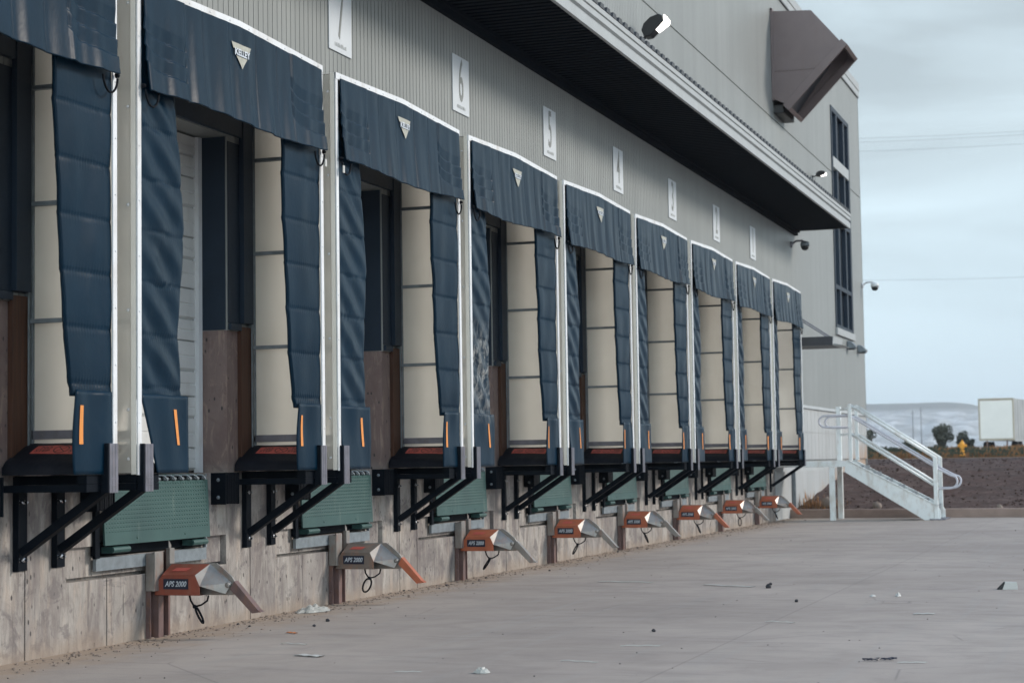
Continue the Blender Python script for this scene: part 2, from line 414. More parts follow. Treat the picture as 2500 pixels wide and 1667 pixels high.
# hills
mb=MB()
def hill(u,v):
    X=-1500+2400*u; yy=2300+700*v
    prof=math.sin(math.pi*min(1,v*1.0)*.5)
    base=75-8/(1+math.exp(-(X+238)/9))-7/(1+math.exp(-(X+165)/22))+3.2*noise.noise(Vector((X*.018,9,0)))+1.6*noise.noise(Vector((X*.06,3,0)))
    ez=base*1.14*prof
    ez+=prof*(1-prof)*60*noise.noise(Vector((X*.012,yy*.006,1)))+prof*(1-prof)*20*noise.noise(Vector((X*.05,yy*.02,4)))
    return (X,yy,ez)
mb.grid(420,40,hill); tag(mb.build('hills',M['hill'],smooth=True),kind='structure')

rnd=random.Random(4)
def rock(mb,c,r,seed,flat=.7):
    g=random.Random(seed); vs=[];fs=[]
    n,mm=7,4
    for j in range(mm+1):
        ph=math.pi*j/mm
        for i in range(n):
            th=2*math.pi*i/n
            rr=r*(.75+.45*g.random())
            vs.append((c[0]+rr*math.sin(ph)*math.cos(th),c[1]+rr*math.sin(ph)*math.sin(th),c[2]+rr*flat*math.cos(ph)))
    for j in range(mm):
        for i in range(n):
            fs.append((j*n+i,j*n+(i+1)%n,(j+1)*n+(i+1)%n,(j+1)*n+i))
    mb.add(vs,fs)
mb=MB()
for i in range(8500):
    y=43.9+ (rnd.random()**1.5)*34; x=rnd.uniform(-3.5,22)-.12*(y-44)
    if x<0.15 and y<56.8: continue
    r=rnd.uniform(.008,.034)*(1+1.0*(rnd.random()<.05))
    rock(mb,(x,y,soil_z(x,y)+r*.2),r,i)
tag(mb.build('soil_clods',M['clod']),kind='stuff',label='loose clods and stones on the dark turned soil',cat='soil')
for i,(x,y,r,lb) in enumerate([(.75,44.4,.20,'largest pale boulder by the foot of the grey wall behind the stairs'),(1.95,44.2,.13,'pale tan stone behind the kerb below the stair landing'),(2.7,44.1,.075,'small pale stone behind the kerb under the staircase'),(4.75,44.1,.08,'small tan stone behind the kerb just right of the stair foot'),(5.3,47.2,.10,'pale stone in the soil bank right of the stair foot'),(6.1,47.6,.09,'rightmost pale stone in the soil bank')]):
    mb=MB(); rock(mb,(0,0,r*.5),r,100+i,.9); o=mb.build('boulder',M['rock'],smooth=False,loc=(x,y,soil_z(x,y)-.02)); o.data.polygons.foreach_set('use_smooth',[True]*len(o.data.polygons))
    tag(o,lb,'stone','stones along the soil bank')

# dry grass
mb=MB(); g=random.Random(9)
def blade(x,y,z,h,w):
    dx=g.uniform(-.25,.25)*h; dy=g.uniform(-.1,.1)
    mb.add([(x-w,y,z),(x+w,y,z),(x+w*.5+dx*.5,y+dy,z+h*.6),(x+dx,y+dy,z+h)],[(0,1,2,3)])
for i in range(26000):
    y=99.5+ (g.random()**1.2)*24; x=g.uniform(-.13*y-4,.07*y+2)-1
    cl=noise.noise(Vector((x*.25,y*.12,0)))
    if cl<-.15 and g.random()<.6: continue
    h=g.uniform(.14,.40)*(1+.9*max(0,cl)); blade(x,y,soil_h(y),h,g.uniform(.02,.045))
for i in range(2600):
    x=g.uniform(-6,-.2)-.0; y=g.uniform(62,80); 
    if x> -3.9+(-.06)*(y-62): continue
    blade(x,y,soil_z(x,y),g.uniform(.15,.5),.02)
for i in range(400):
    x=g.uniform(.12,1.3); y=g.uniform(43.9,45.0)
    if g.random()<.5: blade(x,y,soil_z(x,y),g.uniform(.1,.38)*(1.3-x),.008)
tag(mb.build('dry_grass',M['dry']),kind='stuff',label='dry orange and brown grass beyond the soil bank',cat='grass')
mb=MB()
for i in range(9000):
    y=g.uniform(96,110); x=g.uniform(-19,-3.2) if g.random()<.75 else g.uniform(-3,10)
    if noise.noise(Vector((x*.3,y*.1,7)))<-.05: continue
    h=g.uniform(.1,.5); a=g.uniform(0,3.14); w=.07
    z=soil_h(y)+h
    mb.add([(x-w,y,z-.03),(x+w*math.cos(a),y+w*math.sin(a),z-.05),(x+.3*w,y,z+.09)],[(0,1,2)])
tag(mb.build('ground_cover',M['leaf_low']),kind='stuff',label='low dark green weeds along the pale path',cat='weeds')

# bushes: trunk twigs + leaf clumps
def bush(x,y,w,h,label,seed,n=2200):
    g=random.Random(seed); e=empty('bush',(x,y,soil_h(y)),label,'bush','bushes on the horizon')
    mb=MB()
    for k in range(9):
        a=g.uniform(0,6.28); d=g.uniform(.2,.75)
        top=(math.cos(a)*w*.45*d,math.sin(a)*w*.3*d,h*g.uniform(.55,.9))
        mb.tube([(math.cos(a)*.1,math.sin(a)*.1,0),(top[0]*.5,top[1]*.5,top[2]*.5),top],[.05,.035,.012],5)
    mb.build('stem',M['twig'],e)
    mb=MB(); cl=[]
    for k in range(26):
        a=g.uniform(0,6.28); rr=math.sqrt(g.random()); zz=g.uniform(.12,.92)
        cl.append((math.cos(a)*rr*w*.46*(1-.45*zz),math.sin(a)*rr*w*.35,h*zz,g.uniform(.16,.34)*min(w,h)*.6))
    for i in range(n):
        c=g.choice(cl); v=Vector((g.gauss(0,1),g.gauss(0,1),g.gauss(0,1))).normalized()*c[3]*g.uniform(.55,1.05)
        p=Vector(c[:3])+v; 
        if p.z<.03: continue
        a=Vector((g.gauss(0,1),g.gauss(0,1),g.gauss(0,1))).normalized(); b=a.orthogonal().normalized(); sz=g.uniform(.05,.12)
        mb.add([p-a*sz,p+b*sz*.6,p+a*sz,p-b*sz*.6],[(0,1,2,3)])
    mb.build('foliage',M['leaf'],e)
bush(-7.0,150,1.9,2.65,'tallest round dark bush standing against the pale hills',1,2600)
bush(-5.7,152,1.7,1.9,'olive bush just right of the tallest bush',2)
bush(-4.7,148,1.0,1.25,'small bush between the olive bush and the trailer',3,1100)
bush(-12.9,150,1.9,2.2,'dark bush beside the building corner behind the stair rails',4,2200)
bush(-9.7,150,1.1,1.25,'small dark bush behind the sloping handrails',5,1100)
bush(-8.6,146,1.2,.7,'low tan scrub bush left of the tallest bush',6,900)

# utility poles and wires
def pole(x,y,h,label):
    e=empty('utility_pole',(x,y,soil_h(y)),label,'pole','utility poles before the hills')
    mb=MB(); mb.tube([(0,0,0),(0,0,h)],[.09,.05],8); mb.build('post',M['galv'],e)
    mb=MB(); mb.box(-.35,.35,-.04,.04,h-.5,h-.44); mb.build('crossarm',M['galv'],e)
pole(-26.4,300,7.6,'thin utility pole, left of the two in front of the hills')
pole(-25.1,300,8.0,'thin utility pole, right of the two in front of the hills')
for i,(a,b,lb) in enumerate([((-33.5,52.94),(-7.8,52.3),'uppermost power line crossing the sky'),((-33.5,52.3),(-7.8,51.75),'second power line, just under the uppermost one'),((-33.6,50.8),(-7.8,50.28),'third power line crossing the upper sky'),((-33.1,29.8),(-8.5,29.16),'lowest power line crossing the sky at mid height')]):
    sl=(b[1]-a[1])/(b[0]-a[0]); mb=MB()
    mb.tube([(X,300,a[1]+sl*(X-a[0])+.0006*(X+20)**2) for X in range(-140,101,8)],.020,5)
    tag(mb.build('power_line',M['galv_dark']),lb,'power line','power lines crossing the sky')

# hydrant
e=empty('fire_hydrant',(-1.02,100,soil_h(98)+.10),'yellow fire hydrant standing beside the pale path','hydrant')
mb=MB(); mb.lathe([(.17,0),(.17,.04),(.12,.05),(.12,.44),(.155,.45),(.155,.49),(.13,.5),(.13,.6)],20); mb.build('barrel',M['yellow'],e,smooth=False,bevel=.004)
mb=MB(); mb.lathe([(.15,.6),(.15,.63),(.12,.68),(.07,.75),(.035,.77),(.035,.83),(.01,.85)],20); mb.build('bonnet',M['yellow'],e)
for sgn in (-1,1):
    mb=MB(); mb.tube([(0,0,.53),(sgn*.19,0,.53)],.06,12); mb.tube([(sgn*.19,0,.53),(sgn*.235,0,.53)],.075,8); mb.build('side_cap',M['yellow'],e)
mb=MB(); mb.tube([(0,0,.5),(0,-.2,.5)],.085,14); mb.tube([(0,-.2,.5),(0,-.24,.5)],.1,8); mb.build('pumper_cap',M['yellow'],e)

# trailer
e=empty('semi_trailer',(-3.33,140,soil_h(140)),'white box trailer parked in the grass at the right edge','trailer',rz=R(-7))
e.location.z=1.37
Wt,Lt,Ht,z0=2.55,14.0,3.05,1.12
mb=MB(); mb.box(.0,Wt,.0,Lt,z0,z0+Ht); mb.build('box_body',M['trailer'],e,bevel=.02)
mb=MB()
for x0,x1,a,b in ((0,.09,z0-.02,z0+Ht+.03),(Wt-.09,Wt,z0-.02,z0+Ht+.03)): mb.box(x0-.01,x1+.01,-.05,-.002,a,b)
mb.box(.1,Wt-.1,-.05,-.002,z0+Ht-.12,z0+Ht+.03); mb.box(.1,Wt-.1,-.05,-.002,z0-.02,z0+.12); mb.build('rear_frame',M['tan_frame'],e)
mb=MB(); mb.box(.1,Wt-.1,-.03,-.004,z0+.13,z0+Ht-.13); mb.build('rear_door',M['trailer_door'],e)
mb=MB(); 
for k in range(3): mb.box(Wt/2-.25+.2*k,Wt/2-.17+.2*k,-.07,-.052,z0+Ht-.09,z0+Ht-.04)
mb.build('marker_lamp',M['restraint_red'],e)
mb=MB()
for k in range(14): mb.box(Wt+.002,Wt+.03,.5+k,.54+k,z0+.02,z0+Ht-.02)
mb.box(Wt+.002,Wt+.035,.05,Lt-.05,z0-.1,z0+.06); mb.build('side_rib',M['trailer'],e)
for yy in (1.6,2.9):
    for xx in (.25,Wt-.25):
        mb=MB(); mb.tube([(xx-.22,yy,.52),(xx+.22,yy,.52)],.52,20); mb.build('wheel',M['black_rubber'],e)
mb=MB(); mb.box(.3,Wt-.3,.0,.1,.5,.62); mb.box(.5,.6,.02,.1,.6,z0-.03); mb.box(Wt-.6,Wt-.5,.02,.1,.6,z0-.03); mb.build('bumper_bar',M['rust'],e)
mb=MB(); mb.box(.5,.7,10.4,10.6,0,z0-.002); mb.box(Wt-.7,Wt-.5,10.4,10.6,0,z0-.002); mb.build('landing_leg',M['black_steel'],e)

# ------------------------------------------------------------------ the building
YA,YB=4.0,56.6
bld=empty('warehouse',(0,YA,0),'long grey metal sided warehouse with loading docks under a canopy','warehouse')
def BP(mb,name,mat,**k):   # part of the building in world coordinates
    o=mb.build(name,mat,bld,**k); o.location=(0,-YA,0); return o
def relief(yb,zb,fn):
    mb=MB(); ny,nz=len(yb)-1,len(zb)-1
    D=[[fn((yb[i]+yb[i+1])/2,(zb[j]+zb[j+1])/2) for i in range(ny)] for j in range(nz)]
    for j in range(nz):
        i=0
        while i<ny:
            d=D[j][i]; k=i
            if d is None: i+=1; continue
            while k+1<ny and D[j][k+1]==d: k+=1
            y0,y1,za,zc=yb[i],yb[k+1],zb[j],zb[j+1]
            mb.add([(d,y0,za),(d,y1,za),(d,y1,zc),(d,y0,zc)],[(0,1,2,3)])
            if k+1<ny and D[j][k+1] is not None:
                e_=D[j][k+1]; mb.add([(d,y1,za),(e_,y1,za),(e_,y1,zc),(d,y1,zc)],[(0,1,2,3)] if e_<d else [(3,2,1,0)])
            i=k+1
        if j+1<nz:
            for i in range(ny):
                d,e_=D[j][i],D[j+1][i]
                if d is not None and e_ is not None and d!=e_:
                    mb.add([(d,yb[i],zb[j+1]),(d,yb[i+1],zb[j+1]),(e_,yb[i+1],zb[j+1]),(e_,yb[i],zb[j+1])],[(0,1,2,3)] if e_<d else [(3,2,1,0)])
    return mb
# siding (ribs are real grooves)
yb=[];Y=YA
WY0,WY1=51.10,54.38
grooves=[]
while Y<YB-.001: grooves.append(Y); Y+=.1022
ops=[(bayY(k)+.30,bayY(k)+2.88) for k in range(-1,NB)]
cuts=set([YA,YB,WY0,WY1])
for a,b in ops:
    if a>YA: cuts.add(a); cuts.add(b)
for q in grooves[1:]: cuts.add(round(q,4)); cuts.add(round(q+.011,4))
yb=sorted(cuts)
gset=[(round(q,4),round(q+.011,4)) for q in grooves[1:]]
import bisect
gst=[a for a,_ in gset]
def ingroove(y):
    i=bisect.bisect_right(gst,y)-1
    return i>=0 and y<gset[i][1]
def fsid(y,z):
    for a,b in ops:
        if a<y<b and z<4.45: return -.34
    if WY0<y<WY1 and 5.0<z<11.22: return -.16
    if 9.30<z<9.335 and not (WY0<y<WY1): return -.004
    if ingroove(y):
        i=bisect.bisect_right(gst,y)-1
        return -.012 if i%10==0 else .004
    return .014
mb=relief(yb,[2.655,4.45,5.0,9.30,9.335,11.22,12.42],fsid); BP(mb,'siding',M['siding'])
# end wall and roof
mb=MB()
mb.add([(.012,YB,-.3),(-40,YB,-.3),(-40,YB,12.42),(.012,YB,12.42)],[(0,1,2,3)])
mb.add([(-40,YA,-.3),(.012,YA,-.3),(.012,YA,12.42),(-40,YA,12.42)],[(0,1,2,3)])
mb.add([(-40,YA,-.3),(-40,YA,12.42),(-40,YB,12.42),(-40,YB,-.3)],[(0,1,2,3)])
BP(mb,'rear_wall',M['siding'])
mb=MB(); mb.box(-40,-.45,YA+.002,YB-.002,12.40,12.46); BP(mb,'roof',M['roof_edge'])
mb=MB(); mb.box(-.44,.07,YA-.06,YB+.06,12.62,12.86); mb.box(.02,.055,YA-.05,YB+.05,12.425,12.617); BP(mb,'roof_coping',[M['fascia']],bevel=.01)
mb=MB(); mb.box(.016,.045,YA,YB+.02,12.40,12.428); BP(mb,'coping_shadow_strip',M['roof_edge'])
mb=MB(); mb.box(-.06,.024,YB-.001,YB+.02,1.2,12.42); BP(mb,'corner_trim',M['fascia'])
# lower ledge flashing
mb=MB()
mb.prism([(.014,2.72),(.03,2.72),(.05,2.655),(.05,2.64),(.014,2.64)],'y',bayY(8)+2.9,YB); BP(recalc_mb:=mb,'base_flashing',M['fascia'])
for k in range(0,NB):
    pass
# concrete stem wall
rc=random.Random(12)
cuts=set([YA,41.6])
for k in range(-1,NB):
    b0=bayY(k)
    for q in (.23,.262,.30,.65,2.45,2.818,2.85,2.88): 
        if b0+q>YA: cuts.add(round(b0+q,4))
Y=YA+.2; board=[]
while Y<41.5:
    cuts.add(round(Y,4)); board.append(Y); Y+=rc.choice((.61,.61,1.22,.91))
brd=[rc.choice((0,0,-.0035,.003,.005)) for _ in range(len(board)+2)]
crk=[bayY(k)-.335 for k in range(0,NB)]
for q in crk: cuts.add(round(q,4)); cuts.add(round(q+.018,4))
def fcon(y,z):
    k=math.floor((y-BAY0)/PITCH); r=y-bayY(k)
    if z>1.36 and .30<r<2.88: return -.34
    if .65<r<2.45 and .705<z<1.36: return -.42
    base=brd[bisect.bisect_right(board,y)]
    if .23<r<2.85 and .535<z<.80:
        return -.085 if (z<.562 or r<.262 or r>2.818) else -.04+base*.3
    for q in crk:
        if q<=y<=q+.018 and z<1.1: return -.02
    return base
mb=relief(sorted(cuts),[-.1,.535,.562,.705,.80,1.10,1.36,2.655],fcon); BP(mb,'stem_wall',M['concrete'])
# reveal lining (metal above, concrete below) between face and door
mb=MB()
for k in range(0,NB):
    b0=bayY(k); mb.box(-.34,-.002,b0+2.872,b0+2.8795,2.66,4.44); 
BP(mb,'jamb_flashing',M['navy_trim_and_shade'])  # flashing coloured navy to paint the shade inside the shelter
# nailer lumber + siding skirt, with dark boxes added as painted shelter shade
mb=MB()
for k in range(0,NB):
    b0=bayY(k); mb.box(.0,.042,b0+3.10,b0+3.335,1.38,2.70); mb.box(.0,.042,b0+.02,b0+.24,1.38,2.70)
BP(mb,'lumber_nailer',M['wood'],bevel=.003)
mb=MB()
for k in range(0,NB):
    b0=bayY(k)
    mb.box(.016,.05,b0+2.89,b0+3.10,2.66,2.72); mb.box(.016,.022,b0+2.884,b0+3.345,2.724,4.40); mb.box(.023,.07,b0+3.11,b0+3.30,2.73,5.0)  # wide middle plate is added to darken the siding inside the shelter
    mb.box(.016,.06,b0+.01,b0+3.345,4.46,5.06)  # dark box added above the door as painted interior shade
BP(mb,'skirt_trim_and_shade',M['navy_trim_and_shade'],bevel=.004)
# painted foundation beyond the docks
cuts=set([41.6,YB]); Y=41.6
seams=[]
while Y<YB-.6: Y+=.56; cuts.add(round(Y,4)); cuts.add(round(Y+.02,4)); seams.append((Y,Y+.02))
def ffd(y,z):
    if 2.02<z<2.05: return .0
    if z<1.37: return -.035 if 1.10<z else (.012 if y<50.5 else -.035)
    if any(a<y<b for a,b in seams): return .002
    return .012
mb=relief(sorted(cuts),[-.2,1.10,1.37,2.02,2.05,2.645],ffd); BP(mb,'painted_foundation',M['painted_wall'])
mb=MB(); mb.box(.02,.10,43.72,43.81,.12,1.09); BP(mb,'drain_pipe',M['galv_dark'],bevel=.01)
# windows
mb=MB()
fx0,fx1=-.12,.04
mb.box(fx0,fx1,WY0+.002,WY0+.14,5.0,11.22); mb.box(fx0,fx1,WY1-.26,WY1-.002,5.0,11.22)
for z0,z1 in ((5.0,5.10),(11.08,11.22),(6.10,6.22),(7.95,8.05)): mb.box(fx0,fx1-.004,WY0+.14,WY1-.26,z0,z1)
for y0,w_ in ((51.98,.22),(53.28,.22)):
    for z0,z1 in ((5.1,6.1),(6.22,7.95),(8.05,9.5),(9.8,11.08)): mb.box(fx0,fx1-.008,y0,y0+w_,z0,z1)
W1=BP(mb,'window_frame',M['navy_trim_and_shade'],bevel=.004)
mb=MB(); mb.box(fx0,fx1+.01,WY0+.14,WY1-.26,9.5,9.8); o=BP(mb,'window_spandrel',M['fascia'])
mb=MB(); mb.box(.016,.08,WY0-.05,WY1+.02,4.80,4.995); BP(mb,'window_sill',M['fascia'],bevel=.006)
def wpane(y0,y1,z0,z1,mat):
    mb=MB(); mb.box(-.10,-.09,y0,y1,z0,z1); BP(mb,'window_pane',mat)
for z0,z1 in ((5.1,6.1),(6.22,7.95),(8.05,9.5),(9.8,11.08)):
    wpane(51.24,51.98,z0,z1,M['blind'])
    wpane(52.2,53.28,z0,z1,M['glass_dark']); wpane(53.5,54.12,z0,z1,M['glass_dark'])
# canopy
cx=1.35
can=bpy.data.objects.new('canopy',None); col.objects.link(can); can.parent=bld; can.location=(0,-YA,0) 
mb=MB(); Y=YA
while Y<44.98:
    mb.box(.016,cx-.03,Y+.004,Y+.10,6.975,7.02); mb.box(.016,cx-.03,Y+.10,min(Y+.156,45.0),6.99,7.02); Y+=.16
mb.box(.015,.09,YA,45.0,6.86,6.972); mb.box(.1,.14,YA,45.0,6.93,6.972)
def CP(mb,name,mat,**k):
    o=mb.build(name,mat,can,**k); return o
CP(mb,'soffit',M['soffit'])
mb=MB()
mb.prism([(cx-.028,6.965),(cx+.02,6.965),(cx+.02,7.10),(cx-.01,7.115),(cx-.01,7.14),(cx+.03,7.155),(cx+.03,7.235),(cx+.012,7.24),(cx+.012,7.25),(cx+.04,7.255),(cx+.04,7.325),(cx-.028,7.325)],'y',YA,45.03)
mb.prism([(.016,6.97),(cx-.03,6.97),(cx-.03,7.32),(.016,7.40)],'y',45.002,45.03)
CP(recalc(mb_o:=CP(mb,'fascia',M['fascia'])) if False else mb,'fascia',M['fascia'])
mb=MB(); Y=YA
while Y<44.9:
    mb.prism([(Y,7.33),(Y+.03,7.395),(Y+.17,7.395),(Y+.20,7.33)],'x',.016,cx+.05); Y+=.30
mb.box(.016,cx+.02,YA,45.02,7.326,7.345)
recalc(CP(mb,'roof_deck',M['roof_edge']))

# dock doors
def dock_door():
    mb=MB(); z=1.38
    prof=[]
    # sections with two shallow ribs each
    hs=[.205,.27]
    x0=-.30
    secs=[1.38,1.583,1.857,2.05,2.28,2.552,2.75,3.03,3.30,3.50,3.78,4.05,4.25,4.44]
    for a,b in zip(secs,secs[1:]):
        d=.012 if secs.index(a)%2 else .026
        prof+=[(x0,a+.001),(x0+.03,a+d),(x0+.03,(a+b)/2-.01),(x0+.024,(a+b)/2-.004),(x0+.024,(a+b)/2+.004),(x0+.03,(a+b)/2+.01),(x0+.03,b-.006)]
    for p,q in zip(prof,prof[1:]):
        mb.add([(p[0],.34,p[1]),(p[0],2.80,p[1]),(q[0],2.80,q[1]),(q[0],.34,q[1])],[(0,1,2,3)])
    return mb
dd=None
for k in range(NB):
    if dd is None:
        dd=dock_door().build('dock_door',M['door'],bld); dj=MB()
        for z in (1.583,2.28,2.75,3.30,3.78): pass
        dj.box(-.29,-.235,2.80,2.868,1.362,4.44); dj.box(-.29,-.235,.31,.34,1.362,4.44)
        dj=dj.build('door_jamb',M['white'],dd); dd.location=(0,bayY(0)-YA,0)
    else:
        o=copy_tree(dd,bld); o.location=(0,bayY(k)-YA,0)

# ------------------------------------------------------------------ number signs
def sign(k,num):
    b0=bayY(k); y=b0+1.78; zc=6.095
    names={7:'seven',6:'six',5:'five',4:'four',3:'three',2:'two',1:'one'}
    e=empty('number_sign',(.03,y,zc),f'white sign with the tall numeral {num} above a loading dock','sign','numbered signs above the docks')
    mb=MB(); mb.box(-.012,.0,-.29,.29,-.355,.355); mb.build('panel',M['sign'],e,bevel=.003)
    t_=text('numeral',num,.76,M['numeral'],e,(.003,0,.03),FX,sx=.47,ext=.001,bold=.004)
    mb=MB(); g=random.Random(num)
    x=-.15
    while x<.15:
        w_=g.uniform(.008,.02); h=g.choice((.03,.045,.04)); mb.box(.001,.003,x,x+w_,-.30,-.30+h); x+=w_+g.uniform(.006,.012)
    mb.build('faded_lettering',M['faint'],e)
    if num=='8': pass
for k,num in zip(range(2,9),'7654321'): sign(k,num)

# ------------------------------------------------------------------ dock shelters
def ztop(r): return 5.13+.05*(1-abs(r-SW/2)/(SW/2))
def fbm(x,y,z=0): return noise.noise(Vector((x,y,z)))
def side_curtain(side,seed,lean,bay):
    g=random.Random(seed); ph=g.uniform(0,6)
    z0,z1=1.93,4.95
    def inner(z):
        if side<0:
            K=[(1.93,.735),(2.5,.70+g0*.03),(3.0,.76),(3.3,.80),(3.8,.72),(4.3,.63),(5,.60)]
        else:
            K=[(1.93,.53),(2.5,.61),(2.9,.65),(3.4,.68),(3.9,.73),(4.3,.76),(5,.78)]
        for (a,p),(b,q) in zip(K,K[1:]):
            if z<=b: return p+(q-p)*(z-a)/(b-a)
        return .6
    g0=g.uniform(-1,1)
    NU,NV=46,190
    def fn(u,v):
        z=z0+(z1-z0)*v; wd=inner(z)+.012*fbm(z*1.3,seed)
        r=.045+(wd-.045)*u
        t=((z-2.02)/.40)%1.0; tb=min(t,1-t)
        band=math.exp(-(tb/.11)**2)
        x=.006*math.sin(math.pi*t)-.005*math.exp(-(tb/.03)**2)
        x+=.0052*band*math.sin(2*math.pi*(r/.036+.25*math.sin(z*9))+ph)*(.6+.5*fbm(r*6,z*3,seed))
        cell=math.floor((z-2.02)/.40)
        if side<0:
            s_=u*1.25-(1-t)*1.0+.5*fbm(cell*3.1,seed)
            x+=.013*math.sin(2*math.pi*s_*1.1+cell*1.3)*(.5+.5*math.sin(math.pi*t))*(u*(1-u)*4)**.5
            x+=.009*fbm(r*5,z*2.2,seed)
        else:
            x+=.0025*math.sin(2*math.pi*(u*1.6+.2*t)+cell*1.7)*(.4+.6*math.sin(math.pi*t))
            x+=.010*fbm(r*4,z*1.5,seed)
        x-= .10*max(0,u-.15)*max(0,min(1,(3.3-abs(z-3.1))/3.3))*.35
        y=r if side<0 else SW-r
        return (SD-.012+x,y,z)
    mb=MB(); mb.grid(NU,NV,fn)
    if side>0: mb.f=[f[::-1] for f in mb.f]
    return mb
def flap(side,seed,lean):
    g=random.Random(seed)
    def fn(u,v):
        z=1.37+.60*v
        if side<0: a=.055+(.24*lean)*(1-v)**1.1; b=.775+.02*(1-v)
        else: a=.045+.03*(1-v)*lean; b=.545+.02*math.sin(v*3)+.0
        r=a+(b-a)*u
        x=.014*fbm(r*4,z*2,seed)+.010*math.sin(u*9+seed)*v-.02*(u-.5)*(1-v)
        y=r if side<0 else SW-r
        return (SD+.004+x,y,z)
    mb=MB(); mb.grid(22,20,fn)
    if side>0: mb.f=[f[::-1] for f in mb.f]
    return mb,fn
def head_curtain(seed):
    g=random.Random(seed); ph=[g.uniform(0,6) for _ in range(6)]
    NU,NV=300,96
    def fn(u,v):
        r=.055+(SW-.11)*u; zt_=ztop(r)-.055; zb_=4.285+.02*math.sin(u*7+ph[0])+.03*u
        z=zb_+(zt_-zb_)*v; d=1-v
        x=.012+.045*d*d
        x+=d**.8*(.0095*math.sin(2*math.pi*r/.41+ph[1])+.006*math.sin(2*math.pi*r/.19+ph[2]+.8*d)*(.5+fbm(r*2,seed,9))+.010*fbm(r*3,seed,0))
        x+=.0055*fbm(r*7,z*1.5,seed)
        # sewn end flaps with wear pleats
        for a,b,sg in ((.02,.72,1),(2.63,SW-.02,-1)):
            if a<r<b:
                ed=(b-r) if sg>0 else (r-a)
                x+=.012*min(1,ed/.035)
                inn=(r-a) if True else 0
                cv=.09*math.exp(-inn/.09)
                for zl in (4.70,4.575,4.45):
                    q=z-(zl+cv+.0)
                    if 0<q<.11: x-=.014*(1-q/.11)
        # vertical seams
        for sm in (1.0,1.45,1.95,2.35):
            x-=.005*math.exp(-((r-sm)/.008)**2)
        return (SD+.012+x,r,z)
    mb=MB(); mb.grid(NU,NV,fn); return mb,fn
def screws(mb,pts,n,r=.009):
    for p in pts: mb.disc(p,n,r,.006,8)

